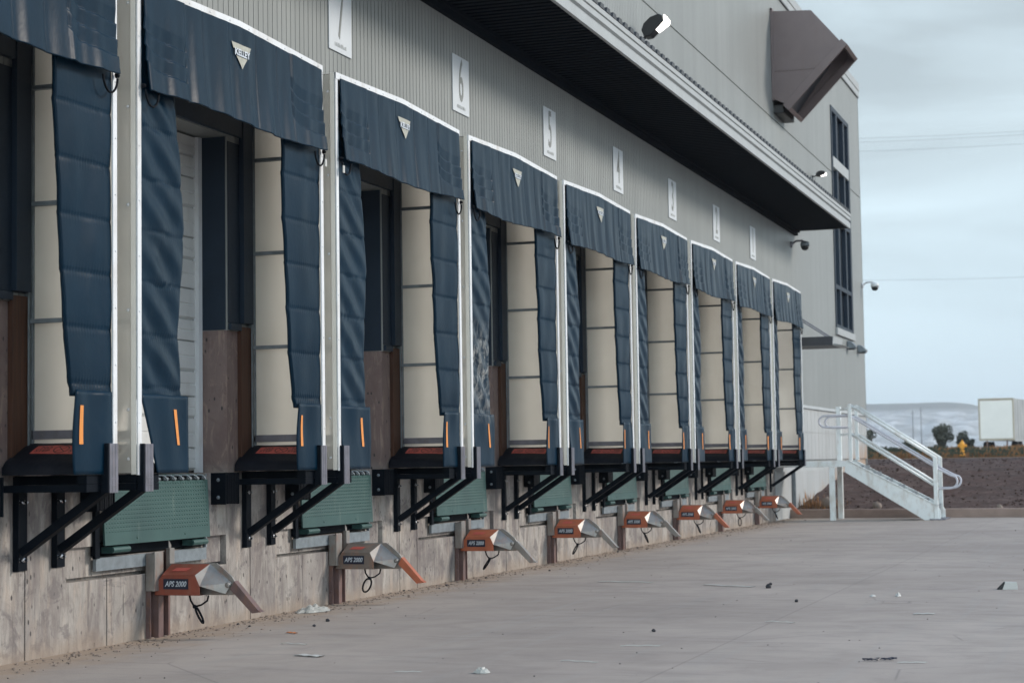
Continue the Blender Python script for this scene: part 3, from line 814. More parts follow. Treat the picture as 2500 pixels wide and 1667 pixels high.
SHEL_LABELS=['nearest dock shelter, cut by the left edge of the picture','second dock shelter from the left edge, standing before a white ribbed door','dock shelter under the numeral 7, third from the left edge','dock shelter under the numeral 6 with a pale scuffed left curtain','dock shelter under the numeral 5','dock shelter under the numeral 4','dock shelter under the numeral 3','dock shelter under the numeral 2','farthest dock shelter, under the numeral 1, beside the stair landing']
def tilted(y0,z0,y1,z1): pass
shared={}
def shelter(k):
    e=empty('dock_shelter',(0,bayY(k),0),'navy vinyl '+SHEL_LABELS[k],'dock shelter','dock shelters along the warehouse wall')
    if 'panel' not in shared:
        P={}
        for sd,nm in ((-1,'l'),(1,'r')):
            y=0 if sd<0 else SW
            mb=MB(); mb.add([(.05,y,1.375),(SD-.012,y,1.375),(SD-.012,y,5.115),(.05,y,5.115)],[(0,1,2,3)]); P['p'+nm]=mb
            mb=MB(); yi=y+.007 if sd<0 else y-.007; t_=.045*(-sd)
            y2=yi+t_
            for z in (2.50,3.38,4.26): mb.box(.062,SD-.03,yi,y2,z-.0,z+.032)
            mb.box(.0,.045,yi,y2,1.42,5.08); mb.box(.058,.07,yi,yi+.02*(-sd),1.6,5.08)
            mb.box(.05,.06,y2,yi+.06*(-sd),1.5,5.08)
            for z in (1.95,2.4,3.0,4.1): mb.disc((.058,y2,z),(0,-sd,0),.012,.012,6)
            P['f'+nm]=mb
            mb=MB(); mb.box(.055,SD-.03,yi,yi+.02*(-sd),1.635,1.70); mb.disc((.15,yi+.02*(-sd),1.668),(0,-sd,0),.008,.005); P['b'+nm]=mb
            mb=MB()
            if sd<0:
                mb.box(SD+.0,SD+.012,-.006,.048,1.36,5.13); mb.mi=1; mb.box(SD-.045,SD-.003,-.012,-.0065,1.365,5.125); mb.mi=0
                screws(mb,[(SD+.012,.018,1.75+.42*i) for i in range(8)],(1,0,0)); screws(mb,[(SD-.075,-.001,1.48),(SD-.075,-.001,1.85),(SD-.075,-.001,2.6),(SD-.075,-.001,3.4),(SD-.075,-.001,4.15),(SD-.075,-.001,4.95)],(0,-1,0),.014)
            else:
                mb.box(SD+.0,SD+.012,SW-.050,SW+.006,1.36,5.13)
                screws(mb,[(SD+.012,SW-.016,1.75+.42*i) for i in range(8)],(1,0,0))
            P['t'+nm]=mb
        mb=MB(); n=40
        for i in range(n):
            r0=-.006+(SW+.012)*i/n; r1=-.006+(SW+.012)*(i+1)/n
            for (xa,xb,dz0,dz1) in ((SD-.008,SD+.016,-.062,.0),):
                mb.add([(xa,r0,ztop(r0)+dz0),(xb,r0,ztop(r0)+dz0),(xb,r1,ztop(r1)+dz0),(xa,r1,ztop(r1)+dz0),(xa,r0,ztop(r0)+dz1),(xb,r0,ztop(r0)+dz1),(xb,r1,ztop(r1)+dz1),(xa,r1,ztop(r1)+dz1)],
                       [(0,3,2,1),(4,5,6,7),(0,1,5,4),(1,2,6,5),(2,3,7,6),(3,0,4,7)])
        screws(mb,[(SD+.016,.1+.35*i,ztop(.1+.35*i)-.03) for i in range(10)],(1,0,0)); P['top']=mb
        mb=MB()
        for i in range(n):
            r0=SW*i/n; r1=SW*(i+1)/n
            mb.add([(.0,r0,ztop(r0)-.012),(SD-.01,r0,ztop(r0)-.012),(SD-.01,r1,ztop(r1)-.012),(.0,r1,ztop(r1)-.012)],[(0,1,2,3)])
        P['roof']=mb
        # corner pads
        for sd,nm in ((-1,'l'),(1,'r')):
            mb=MB()
            def pf(u,v,sd=sd):
                x=.02+.70*u; w_=.34
                r=.012+w_*v
                top=1.605-.16*v**1.2-.03*v*u
                top+=.006*fbm(x*6,r*6,3)-.02*max(0,(v-.85)/.15)
                if v>.99: top=1.372
                y=r if sd<0 else SW-r
                return (x,y,top)
            mb.grid(22,18,pf)
            if sd>0: mb.f=[f[::-1] for f in mb.f]
            y1=.012 if sd<0 else SW-.012; y2=.352 if sd<0 else SW-.352
            mb.add([(.72,y1,1.372),(.72,y2,1.372),(.72,y2,1.43),(.72,y1,1.60)],[(0,1,2,3)])
            mb.add([(.02,y1,1.372),(.02,y2,1.372),(.02,y2,1.43),(.02,y1,1.60)],[(0,1,2,3)])
            P['pad'+nm]=mb
            # bracket: wall plate, arm, upright guard, diagonal brace
            yc0,yc1=(.02,.19) if sd<0 else (SW-.18,SW-.01)
            mb=MB()
            mb.box(.0,.05,yc0,yc0+.012,.665,1.36); mb.box(.0,.014,yc0+.012,yc1,.665,1.36)
            ym=yc0+.055
            mb.bar((.05,ym,.80),(SD+.02,ym,1.275),.075,.062,side=(0,1,0))
            mb.box(.014,SD+.04,yc0+.002,yc0+.10,1.30,1.365)
            ya,yb_=(.0,.36) if sd<0 else (SW-.36,SW)
            mb.box(.03,SD-.02,ya,yb_,1.245,1.298); mb.box(SD-.10,SD-.02,ya+.002,yb_-.002,1.299,1.368)
            mb.box(SD-.012,SD+.045,yc0,yc0+.02,1.235,1.595)
            P['brk'+nm]=mb
            mb=MB(); mb.box(SD+.018,SD+.05,yc0+.021,yc0+.135,1.235,1.593)
            mb.box(SD+.05,SD+.053,yc0+.05,yc0+.056,1.24,1.59); mb.box(SD+.05,SD+.053,yc0+.095,yc0+.101,1.24,1.59)
            mb.box(SD+.05,SD+.054,yc0+.03,yc0+.125,1.335,1.340); mb.box(SD+.05,SD+.054,yc0+.03,yc0+.125,1.285,1.290)
            P['grd'+nm]=mb
            mb=MB()
            for z in (.745,1.17):
                for dy in (.05,.12):
                    mb.disc((.014,yc0+dy,z),(1,0,0),.020,.012,6); mb.tube([(.026,yc0+dy,z),(.05,yc0+dy,z)],.009,6)
            P['blt'+nm]=mb
        shared['panel']={}
        specs={'pl':('side_panel',M['panel']),'pr':('side_panel',M['panel']),'fl':('panel_frame',M['galv_dark']),'fr':('panel_frame',M['galv_dark']),
               'bl':('bottom_rail',M['galv']),'br':('bottom_rail',M['galv']),'tl':('edge_trim',[M['white'],M['cream']]),'tr':('edge_trim',M['white']),'top':('top_trim',M['white']),
               'roof':('roof_panel',M['brown_dark']),'padl':('corner_pad',M['black_vinyl']),'padr':('corner_pad',M['black_vinyl']),
               'brkl':('support_bracket',M['black_steel']),'brkr':('support_bracket',M['black_steel']),'grdl':('guard_angle',M['galv']),'grdr':('guard_angle',M['galv']),
               'bltl':('bolt',M['chrome']),'bltr':('bolt',M['chrome'])}
        for key,(nm,mt) in specs.items():
            o=P[key].build(nm,mt,None,smooth=key.startswith('pad'),bevel=.003 if key[:3] in ('brk','grd') else 0)
            if key not in ('roof',): recalc(o) if not key.startswith('pad') else None
            shared['panel'][key]=o
        protos=list(shared['panel'].values())
        shared['first']=True
    S_=shared['panel']; par={'fl':'pl','fr':'pr','bl':'pl','br':'pr','grdl':'brkl','grdr':'brkr','bltl':'brkl','bltr':'brkr'}
    made={}
    for key in ('pl','pr','tl','tr','top','roof','padl','padr','brkl','brkr','fl','fr','bl','br','grdl','grdr','bltl','bltr'):
        o=S_[key] if k==0 else S_[key].copy()
        if k: col.objects.link(o)
        o.parent=made[par[key]] if key in par else e
        made[key]=o
    # curtains: individually draped
    lean=[.2,1.0,.25,.3,.35,.2,.5,1.1,.3][k]
    for sd in (-1,1):
        vm=M['vinyl_scuffed'] if (k==3 and sd<0) else M['vinyl']
        c_=side_curtain(sd,17*k+3*sd+40,lean,k).build('side_curtain',vm,e,smooth=True,solid=.035)
        if k==3 and sd<0: c_['label']='navy curtain rubbed pale by trucks'
        fm,ff=flap(sd,31*k+7*sd+5,lean if sd<0 else .4+.8*((k*7)%3)/2)
        f_=fm.build('curtain_flap',vm,c_,smooth=True,solid=.01)
        # tape strip follows the flap
        mb=MB(); uc=.70 if sd<0 else .84
        def tf(u,v):
            p=ff(uc+.072*(u-.5)*(1 if sd<0 else 1.4)+.05*(1-v)*(.5 if sd<0 else -.3),.36+.46*v); return (p[0]+.0045,p[1],p[2])
        mb.grid(3,14,tf)
        if sd>0: mb.f=[f[::-1] for f in mb.f]
        mb.build('reflective_strip',M['orange_tape'],c_,smooth=True)
        # strap loop at the head corner
        mb=MB(); y=.05 if sd<0 else SW-.05; s_=-sd
        pts=[]
        for i in range(13):
            a=math.pi*i/12
            pts.append((SD+.05,y+s_*(.10-.10*math.cos(a)),4.285-.10*math.sin(a)-.02*math.sin(a)**2))
        mb.tube(pts,.009,6); mb.disc((SD+.03,y-.01*s_,4.31),(1,0,0),.02,.03,8)
        mb.build('strap_loop',M['black_rubber'],e,smooth=True)
        if k in (1,2) :
            mb=MB(); mb.box(SD+.06,SD+.068,y-.018,y+.018,4.17,4.24) 
            if (k==1 and sd>0) or (k==2 and sd<0): mb.build('strap_tag',M['paper'],e)
    hm,hf=head_curtain(k*13+2); h_=hm.build('head_curtain',M['vinyl'],e,smooth=True,solid=.012)
    # edge binding shadow tab is the fabric itself; logo patch
    def onface(r,z,off=.004):
        u=(r-.055)/(SW-.11); zt_=ztop(r)-.055; zb_=4.285+.03*u; v=(z-zb_)/(zt_-zb_)
        p=hf(min(1,max(0,u)),min(1,max(0,v))); return (p[0]+off,r,z)
    lc=1.67
    def patch(poly,mat,name,off,N=10):
        # trapezoid given as (z, y0, y1) rows
        mb=MB(); rows=[]
        (za,a0,a1),(zb_,b0,b1)=poly
        def f2(u,v):
            z=za+(zb_-za)*v; y0=a0+(b0-a0)*v; y1=a1+(b1-a1)*v
            return onface(lc+y0+(y1-y0)*u,z,off+.004)
        mb.grid(N,N,f2); mb.f=[f[::-1] for f in mb.f] if za>zb_ else mb.f
        return mb
    lg=patch(((4.968,-.172,.172),(4.918,-.137,.137)),None,'',.006); b2=patch(((4.860,-.096,.096),(4.760,-.004,.004)),None,'',.006)
    lg.add(b2.v,b2.f)
    lo=lg.build('logo_triangle',M['logo'],h_,smooth=True)
    tx=text('logo_lettering','KELLEY',.078,M['logo_white'],h_,(0,0,0),FX,sx=1.0,bold=.003)
    for v_ in tx.data.vertices:
        y,z=v_.co.y,v_.co.z; q=onface(lc+y,4.889+z,.018); v_.co=q
    # no-step labels on the pads
    for sd,key in ((1,'padr'),(-1,'padl')):
        pd=made[key]
        def padpt(x,r,off=.003):
            u=(x-.02)/.70; v=(r-.012)/.34
            top=1.605-.16*v**1.2-.03*v*u+.006*fbm(x*6,r*6,3)
            return (x,(r if sd<0 else SW-r),top+off)
        if k==0 or ('lab',sd) not in shared:
            mb=MB(); mb.grid(12,6,lambda u,v:padpt(.15+.46*u,.075+.12*v,.004))
            if sd>0: mb.f=[f[::-1] for f in mb.f]
            a=mb.build('warning_label',M['red_label'],pd,smooth=True)
            tb=MB()
            txs=[]
            for (bx,by,body,sz) in ((.25,.155,'NO',.05),(.235,.11,'STEP',.05),(.53,.155,'NO',.05),(.52,.11,'STEP',.05)):
                t2=text('tmp',body,sz,M['ink'],pd,(0,0,0),Matrix.Identity(4),sx=1.15,bold=.001)
                for v_ in t2.data.vertices:
                    X_=v_.co.x+bx; Yl=v_.co.y
                    # letters read from the camera side: up is away from camera (+Y)
                    r=(SW-(SW-.075-.12+ (by-.075)+Yl)) if sd>0 else by+Yl
                    if sd>0: r=.075+.12-(by-.075)-Yl
                    v_.co=padpt(X_,r,.0065)
                txs.append(t2)
            vs=[];fs=[]
            for t2 in txs:
                b=len(vs); vs+=[tuple(v.co) for v in t2.data.vertices]; fs+=[tuple(b+i for i in p.vertices) for p in t2.data.polygons]
                bpy.data.objects.remove(t2)
            tb.add(vs,fs)
            # crossed circle
            cxp,crp=.385,.135
            for (ra,rb_) in ((.046,.053),):
                for i in range(24):
                    a0=2*math.pi*i/24; a1=2*math.pi*(i+1)/24
                    q=[padpt(cxp+1.2*r_*math.cos(a_),crp+r_*math.sin(a_),.0065) for r_,a_ in ((ra,a0),(rb_,a0),(rb_,a1),(ra,a1))]
                    tb.add(q,[(0,1,2,3)])
            for sg in (-1,1):
                q=[padpt(cxp+px,crp+py,.0065) for px,py in ((-.038,-.034*sg-.004),(-.038,-.034*sg+.004),(.038,.034*sg+.004),(.038,.034*sg-.004))]
                tb.add(q,[(0,1,2,3)])
            bq=tb.build('label_print',M['ink'],pd)
            shared[('lab',sd)]=(a,bq)
        else:
            for o in shared[('lab',sd)]:
                q=o.copy(); col.objects.link(q); q.parent=pd
    return e
for k in range(NB): shelter(k)

# ------------------------------------------------------------------ bumpers
def bumper(k,sd,label):
    e=empty('dock_bumper',(0,bayY(k)+(.42 if sd<0 else 2.56),1.08),label,'dock bumper','rubber dock bumpers beside the levelers')
    if 'bmp' not in shared:
        mb=MB()
        for i in range(7): mb.box(.012,.145+(.003 if i%2 else 0),.02+i*.0345,.02+i*.0345+.0325,.0,.275)
        a=mb.build('rubber_block',M['black_rubber'],e,bevel=.012)
        mb=MB(); mb.box(.0,.15,.004,.018,-.004,.279); mb.box(.0,.15,.263,.277,-.004,.279); b=mb.build('end_angle',M['black_steel'],e,bevel=.003)
        mb=MB()
        for z in (.06,.215): mb.disc((.08,.004,z),(0,-1,0),.018,.014,6)
        c_=mb.build('bolt',M['galv_dark'],e); shared['bmp']=(a,b,c_)
    else:
        for o in shared['bmp']: q=o.copy(); col.objects.link(q); q.parent=e
ORD=['under the nearest shelter at the left edge','under the second shelter from the left edge','under the shelter of dock 7','under the shelter of dock 6','under the shelter of dock 5','under the shelter of dock 4','under the shelter of dock 3','under the shelter of dock 2','under the shelter of dock 1']
for k in range(NB):
    bumper(k,-1,'black rubber bumper left of the green plate '+ORD[k]); bumper(k,1,'black rubber bumper right of the green plate '+ORD[k])

# ------------------------------------------------------------------ levelers
def leveler(k):
    e=empty('dock_leveler',(0,bayY(k),0),'green tread plate dock leveler '+ORD[k],'dock leveler','green dock levelers')
    if 'lev' not in shared:
        L=[]
        mb=MB()
        # lip hangs slightly forward at the foot
        def lp(y,z): return .045+(1.30-z)*.05
        y0,y1=.68,2.43
        mb.add([(lp(0,.80),y0,.80),(lp(0,.80),y1,.80),(lp(0,1.30),y1,1.30),(lp(0,1.30),y0,1.30),
                (lp(0,.80)-.016,y0,.80),(lp(0,.80)-.016,y1,.80),(lp(0,1.30)-.016,y1,1.30),(lp(0,1.30)-.016,y0,1.30)],
               [(0,1,2,3),(7,6,5,4),(0,4,5,1),(1,5,6,2),(2,6,7,3),(3,7,4,0)])
        # tread lozenges
        r=0; z=.905
        while z<1.285:
            y=y0+.03+(.022 if r%2 else 0)
            while y<y1-.03:
                s_=1 if r%2 else -1
                X0=lp(0,z)+.0005; dy,dz=.012,.007*s_
                n1,n2=-.0035*s_*1,.0035
                P_=[(X0,y-dy,z-dz),(X0,y+n1,z+n2),(X0,y+dy,z+dz),(X0,y-n1,z-n2)]
                T_=(X0+.0035,y,z)
                mb.add(P_+[T_],[(0,3,4),(3,2,4),(2,1,4),(1,0,4)])
                y+=.044
            z+=.017; r+=1
        for y in (1.18,1.98): mb.disc((lp(0,.845)+.001,y,.845),(1,0,0),.012,.004,8)
        L.append(mb.build('lip_plate',M['green'],e))
        mb=MB()
        for i in range(13):
            y=.72+i*.135
            mb.tube([(.0+.05*math.cos(a)+.01,y+.02*math.cos(a),1.30+.045*math.sin(a)) for a in [math.pi*j/8 for j in range(9)]],.009,6)
            mb.tube([(.02,y+.03,1.315),(.02,y+.10,1.315)],.014,8)
        L.append(mb.build('hinge',M['galv_dark'],e,smooth=True))
        mb=MB(); mb.box(-.41,-.01,.665,2.44,1.335,1.352); L.append(mb.build('deck',M['green'],e))
        mb=MB(); mb.box(-.40,.0,.64,.675,.72,1.33); mb.box(-.40,.0,2.435,2.448,.72,1.33); mb.box(.0,.03,.60,.665,.70,1.33)
        L.append(mb.build('side_frame',M['black_steel'],e))
        mb=MB(); mb.box(-.36,-.05,.70,2.42,.72,.80); L.append(mb.build('toe_guard',M['black_steel'],e))
        for y in (.80,2.12):
            mb=MB(); mb.box(-.04,.055,y,y+.26,.735,.785); mb.tube([(.055,y,.76),(.055,y+.26,.76)],.026,8); L.append(mb.build('lip_keeper',M['green'],e))
        mb=MB(); mb.box(-.02,.010,.64,2.47,.60,.703); mb.box(-.02,.012,2.452,2.475,.705,1.35); L.append(mb.build('curb_angle',M['galv_dark'] if k<0 else M['galv_dark'],e))
        shared['lev']=L
    else:
        for o in shared['lev']: q=o.copy(); col.objects.link(q); q.parent=e
    return e
for k in range(NB): leveler(k)

# ------------------------------------------------------------------ vehicle restraints
def restraint(k):
    body=[M['restraint_red'],M['restraint_red'],M['restraint_grey'],M['restraint_orange'],M['restraint_orange'],M['restraint_orange'],M['restraint_orange'],M['restraint_orange'],M['restraint_orange']][k]
    looks=['dull red','dull red','worn grey brown','orange red','orange red','orange red','orange red','orange red','orange red'][k]
    arm=[M['wing'],M['rust'],M['restraint_orange'],M['wing'],M['wing'],M['wing'],M['restraint_orange'],M['wing'],M['restraint_orange']][k]
    e=empty('vehicle_restraint',(0,bayY(k)+1.42,0),f'{looks} truck restraint hook '+ORD[k],'truck restraint','truck restraints on the dock wall')
    def mk():
        Q={}
        mb=MB(); mb.box(.002,.05,.0,.01,.0,.70); mb.box(.002,.012,.01,.12,.0,.70); mb.box(.012,.075,.09,.10,.0,.70); mb.box(.012,.075,.10,.17,.0,.42)
        mb.box(.012,.05,.30,.31,.0,.72); mb.box(.002,.012,.12,.40,.0,.70)
        mb.disc((.028,.0,.13),(0,-1,0),.012,.008,6); mb.disc((.028,.0,.25),(0,-1,0),.012,.008,6); Q['rail']=(mb,'wall_rail',M['rust'],.002)
        mb=MB(); mb.box(.012,.085,-.012,-.001,.39,.70); mb.box(.086,.10,-.012,.13,.39,.715); mb.box(.02,.085,.12,.13,.39,.71)
        mb.box(.06,.10,.24,.32,.45,.735); mb.prism([(.26,.735),(.30,.735),(.30,.76),(.26,.80)],'x',.07,.08)
        Q['house']=(mb,'rail_cover',M['wing'],.004)
        mb=MB(); mb.prism([(.062,.355),(.062,.435),(.128,.52),(.437,.52),(.478,.432),(.478,.355)],'y',.05,.062)
        mb.add([(.128,.05,.5205),(.437,.05,.5205),(.50,.20,.605),(.14,.20,.605)],[(0,1,2,3)])
        mb.add([(.062,.05,.435),(.128,.05,.5205),(.14,.20,.605),(.07,.20,.5)],[(0,1,2,3)])
        mb.add([(.062,.05,.354),(.478,.05,.354),(.478,.20,.354),(.062,.20,.354)],[(3,2,1,0)])
        mb.add([(.062,.05,.354),(.062,.05,.435),(.07,.2,.5),(.07,.2,.354)],[(0,1,2,3)])
        Q['body']=(mb,'housing',body,.003)
        mb=MB(); mb.prism([(.11,.345),(.11,.61),(.555,.612),(.61,.575),(.70,.50),(.745,.43),(.735,.36),(.70,.35)],'y',.205,.225); Q['plate']=(mb,'hook_plate',M['wing'],.004)
        mb=MB(); mb.add([(.439,.048,.522),(.480,.048,.432),(.66,.16,.362),(.70,.198,.45),(.56,.198,.612),(.50,.198,.607)],[(0,1,2,3,4,5)])
        mb.disc((.675,.17,.435),(0,-1,0),.024,.014,10); Q['wing']=(mb,'guard_wing',M['wing'],0)
        mb=MB(); mb.prism([(.70,.40),(.74,.47),(.955,.235),(.985,.215),(.90,.205)],'y',.16,.235)
        Q['arm']=(mb,'hook_arm',arm,.004)
        mb=MB(); 
        lp_=[(.36,.1,.352),(.37,.1,.31),(.40,.09,.275),(.415,.09,.25)]; mb.tube(lp_,.008,6)
        mb.tube([(.53,.11,.352),(.52,.11,.31),(.47,.10,.275),(.42,.09,.262)],.008,6)
        g=random.Random(k); th=[.55,.5,-.45,-.6,-.5,.4,.4,0,.4][k]; wdt=[.014,.014,.04,.010,.012,.010,.010,.03,.006][k]
        L_=.15
        pts=[]
        for i in range(17):
            a=2*math.pi*i/16; px=wdt*math.sin(a); pz=-(L_/2)*(1-math.cos(a))
            pts.append((.42+px*math.cos(th)-pz*math.sin(th),.09,.258+pz*math.cos(th)+px*math.sin(th)))
        mb.tube(pts[:-1],.009,6,closed=True)
        mb.disc((.42,.08,.262),(0,-1,0),.018,.02,8)
        Q['cable']=(mb,'pull_cable',M['black_rubber'],0)
        mb=MB(); mb.box(.145,.375,.0445,.0485,.405,.490); Q['lab']=(mb,'name_plate',M['navy_plate'],0)
        mb=MB(); mb.add([(.19,.1,.552),(.33,.1,.552),(.355,.145,.577),(.215,.145,.577)],[(0,1,2,3)]); Q['red']=(mb,'warning_sticker',M['red_label'],0)
        return Q
    Q=mk(); made={}
    for key,(mb,nm,mt,bv) in Q.items():
        made[key]=mb.build(nm,mt,e,bevel=bv,smooth=(key=='cable'))
        if key not in ('cable','red','lab'): recalc(made[key])
    made['lab'].parent=made['body']; made['red'].parent=made['body']
    text('plate_lettering','APS 2000',.062,M['logo_white'],made['body'],(.26,.0425,.447),FY,sx=.80,shear=.25,bold=.0012)
for k in range(1,NB): restraint(k)
# ------------------------------------------------------------------ stairs and landing
st=empty('metal_staircase',(0,41.7,0),'white painted steel staircase and landing against the warehouse wall','staircase')
Yn,Yf=.0,1.02
mb=MB(); mb.box(.03,1.60,-.02,1.35,1.27,1.33); mb.build('landing',M['white_paint'],st,bevel=.004)
mb=MB(); mb.box(.03,1.60,-.03,-.021,1.20,1.335); mb.box(1.60,1.61,-.03,1.36,1.20,1.335); mb.build('landing_edge',M['white_paint'],st)
def stringer(y):
    mb=MB()
    mb.prism([(1.575,1.085),(1.60,1.335),(1.66,1.335),(3.60,.30),(3.66,.20),(3.66,.0),(3.31,.0)],'y',y-.02,y+.02)
    mb.prism([(1.62,1.336),(1.62,1.352),(1.665,1.352),(3.61,.318),(3.60,.302),(1.66,1.336)],'y',y-.045,y+.025)
    return recalc(mb.build('stringer',M['white_paint'],st,bevel=.003))
stringer(Yn); stringer(Yf)
for i in range(7):
    x=1.86+i*.262; z=1.225-i*.150
    mb=MB(); mb.box(x-.14,x+.14,.022,1.0,z-.03,z); mb.box(x+.11,x+.14,.022,1.0,z-.075,z-.031); mb.build('tread',M['galv_dark'],st)
def post(x,y,z0,z1,w=.045,mat='white_paint'):
    mb=MB(); mb.box(x-w,x+w,y-w,y+w,z0,z1); return mb.build('post',M[mat],st,bevel=.008)
post(1.285,.03,0,1.19,.06); post(1.27,1.30,0,1.265,.06); post(1.27,1.30,1.336,2.58,.055)
post(1.72,.0,1.34,2.60,.04); post(1.72,1.02,1.34,2.60,.04); post(3.57,.0,.0,1.37,.045); post(3.57,1.02,.0,1.37,.045)
for y in (Yn,Yf):
    for a,b,r in (((1.72,y,2.585),(3.60,y,1.355),.035),((1.72,y,1.945),(3.57,y,.745),.032)):
        mb=MB(); mb.tube([a,b],r,10); mb.build('guard_rail',M['white_paint'],st,smooth=True)
    yy=y+(.085 if y==Yn else -.085)
    mb=MB(); pts=[(1.10+0,yy,2.30)]
    ar=[]
    for i in range(9):
        a=math.pi/2+math.pi*i/8; ar.append((1.16+.15*math.cos(a),yy,2.22+.13*math.sin(a)))
    path=[(1.64,yy,2.09)]+ar[::-1]+[(1.60,yy,2.35),(1.74,yy,2.32),(3.62,yy,1.13),(3.88,yy,.985)]
    for i in range(1,9):
        a=math.pi*.32-i*math.pi*.82/8*1.0
        path.append((3.86+.17*math.cos(a),yy,.85+.155*math.sin(a)))
    path+= [(3.60,yy,.69)]
    mb.tube(path,.024,10); mb.build('handrail',M['rail_grey'],st,smooth=True)
mb=MB(); mb.tube([(1.27,1.30,2.50),(1.72,1.02,2.56)],.028,8); mb.tube([(1.27,1.30,1.93),(1.72,1.02,1.95)],.028,8); mb.build('landing_rail',M['white_paint'],st,smooth=True)
mb=MB(); mb.box(3.42,3.76,-.06,1.08,.004,.03); mb.build('foot_plate',M['galv'],st)

# entry door under an awning
ed=MB(); ed.box(.014,.05,42.15,43.1,1.37,3.5); BP(ed,'entry_door',M['fascia'],bevel=.005)
aw=empty('door_awning',(0,42.0,4.0),'small dark flat awning above the stair landing with a tie rod','awning')
mb=MB(); mb.box(.02,1.33,.0,1.35,-.04,-.02); mb.box(.02,1.33,-.0,.02,-.02,.16); mb.box(.02,1.33,1.33,1.35,-.02,.16); mb.build('tray',M['brown_dark'],aw)
mb=MB(); mb.prism([(1.332,-.045),(1.36,.16),(1.332,.16)],'y',-.005,1.355); mb.prism([(1.334,-.04),(1.55,-.045),(1.362,.0)],'y',-.004,1.354); recalc(mb.build('front_trim',M['fascia'],aw))
for y in (.08,1.27):
    mb=MB(); mb.tube([(.016,y,.95),(1.25,y,.12)],.014,8); mb.build('tie_rod',M['galv'],aw)

# ------------------------------------------------------------------ exhaust hood
hd=empty('exhaust_hood',(0,42.4,9.6),'large brown sheet metal exhaust hood projecting from the upper wall','exhaust hood')
zb=9.6
def hp(*pts): return [(a,b-zb) for a,b in pts]
mb=MB()
body=hp((.015,11.86),(.97,11.80),(1.62,11.02),(.30,9.66),(.015,9.80))
n=len(body)
vs=[(p[0],0,p[1]) for p in body]+[(p[0],1.65,p[1]) for p in body]
mb.add(vs,[(0,1,2,3,4),(9,8,7,6,5),(0,5,6,1),(1,6,7,2),(3,8,9,4)])
recalc(mb.build('hood_body',M['brown_metal'],hd,solid=0))
mb=MB()
# mouth frame: flanged ring round the open face
def ring(a,b,off,thk,y0,y1):
    dx,dz=.707,-.707
    return
A=(1.62,11.02-zb);B=(.30,9.66-zb)
nx_,nz_=.70,-.72
def pt(t,o): return (A[0]+(B[0]-A[0])*t+nx_*o, A[1]+(B[1]-A[1])*t+nz_*o)
for t0,t1,y0,y1 in ((-.03,1.03,-.03,.03),(-.03,1.03,1.62,1.68),(-.03,.02,.03,1.62),(.98,1.03,.03,1.62)):
    p=[pt(t0,.0),pt(t1,.0),pt(t1,.19),pt(t0,.19)]; mb.prism(p,'y',y0,y1)
recalc(mb.build('mouth_frame',M['brown_metal'],hd,bevel=.006))
mb=MB(); p=[pt(.02,-.25),pt(.98,-.02)]
mb.add([(p[0][0],.03,p[0][1]),(p[1][0],.03,p[1][1]),(p[1][0],1.62,p[1][1]),(p[0][0],1.62,p[0][1])],[(0,1,2,3)])
mb.build('mouth_screen',M['brown_dark'],hd)
mb=MB(); mb.box(.02,.07,-.05,-.002,9.74-zb,11.92-zb); mb.box(.02,.07,1.652,1.70,9.74-zb,11.92-zb); mb.box(.02,.06,-.05,1.70,11.87-zb,11.93-zb); mb.build('wall_flange',M['brown_metal'],hd,bevel=.004)
mb=MB(); mb.box(.075,1.02,-.012,-.001,10.42-zb,10.45-zb)
mb.build('seam',M['brown_metal'],hd)
mb=MB(); mb.box(.02,.26,.12,1.5,9.46-zb,9.66-zb); mb.build('drain_box',M['lamp_black'],hd,bevel=.02)

# ------------------------------------------------------------------ flood lights, cameras, wall packs
def flood(y,z,s,label,mat,tilt):
    e=empty('flood_light',(.016,y,z),label,'flood light','lit lamps on the upper wall')
    mb=MB(); mb.disc((0,0,0),(1,0,0),.09*s,.05*s,12); mb.tube([(0,0,0),(.16*s,0,.02*s),(.24*s,0,.08*s)],.035*s,8); mb.build('mounting_arm',M['lamp_black'],e,smooth=False)
    mb=MB(); c_,sn=math.cos(tilt),math.sin(tilt)
    def q(a,b): return (.22*s+a*c_*s-b*sn*s, .03*s+a*sn*s+b*c_*s)
    prof=[q(0,0),q(.04,.16),q(.16,.24),q(.34,.26),q(.52,.20),q(.56,.12),q(.52,.0),q(.12,-.06)]
    mb.prism(prof,'y',-.16*s,.16*s); recalc(mb.build('lamp_head',M['lamp_black'],e,bevel=.02*s))
    mb=MB(); pr_=[q(.30,.0),q(.57,.045),q(.575,-.03),q(.29,-.055)]
    pr_=[q(.28,-.005),q(.53,.02),q(.60,.12),q(.60,.0),q(.55,-.05),q(.28,-.05)]
    mb.prism(pr_,'y',-.14*s,.14*s); recalc(mb.build('lens',mat,e,bevel=.01*s))
    mb=MB(); pts=[]
    for i in range(13):
        a=math.pi*i/12; pts.append((.05*s+.07*s*math.cos(a)*1.0+.05*s,0,-.05*s-.20*s*math.sin(a)))
    mb.tube(pts,.008*s,5); mb.build('power_cable',M['black_rubber'],e)
    return e
flood(30.2,8.72,.85,'large black flood light, lit, high above the canopy','','') if False else None
flood(29.95,8.50,.82,'large lit black flood light, high on the wall near the top edge',M['lit'],R(35))
flood(47.8,8.72,.45,'small lit black flood light beside the tall window',M['lit2'],R(5))

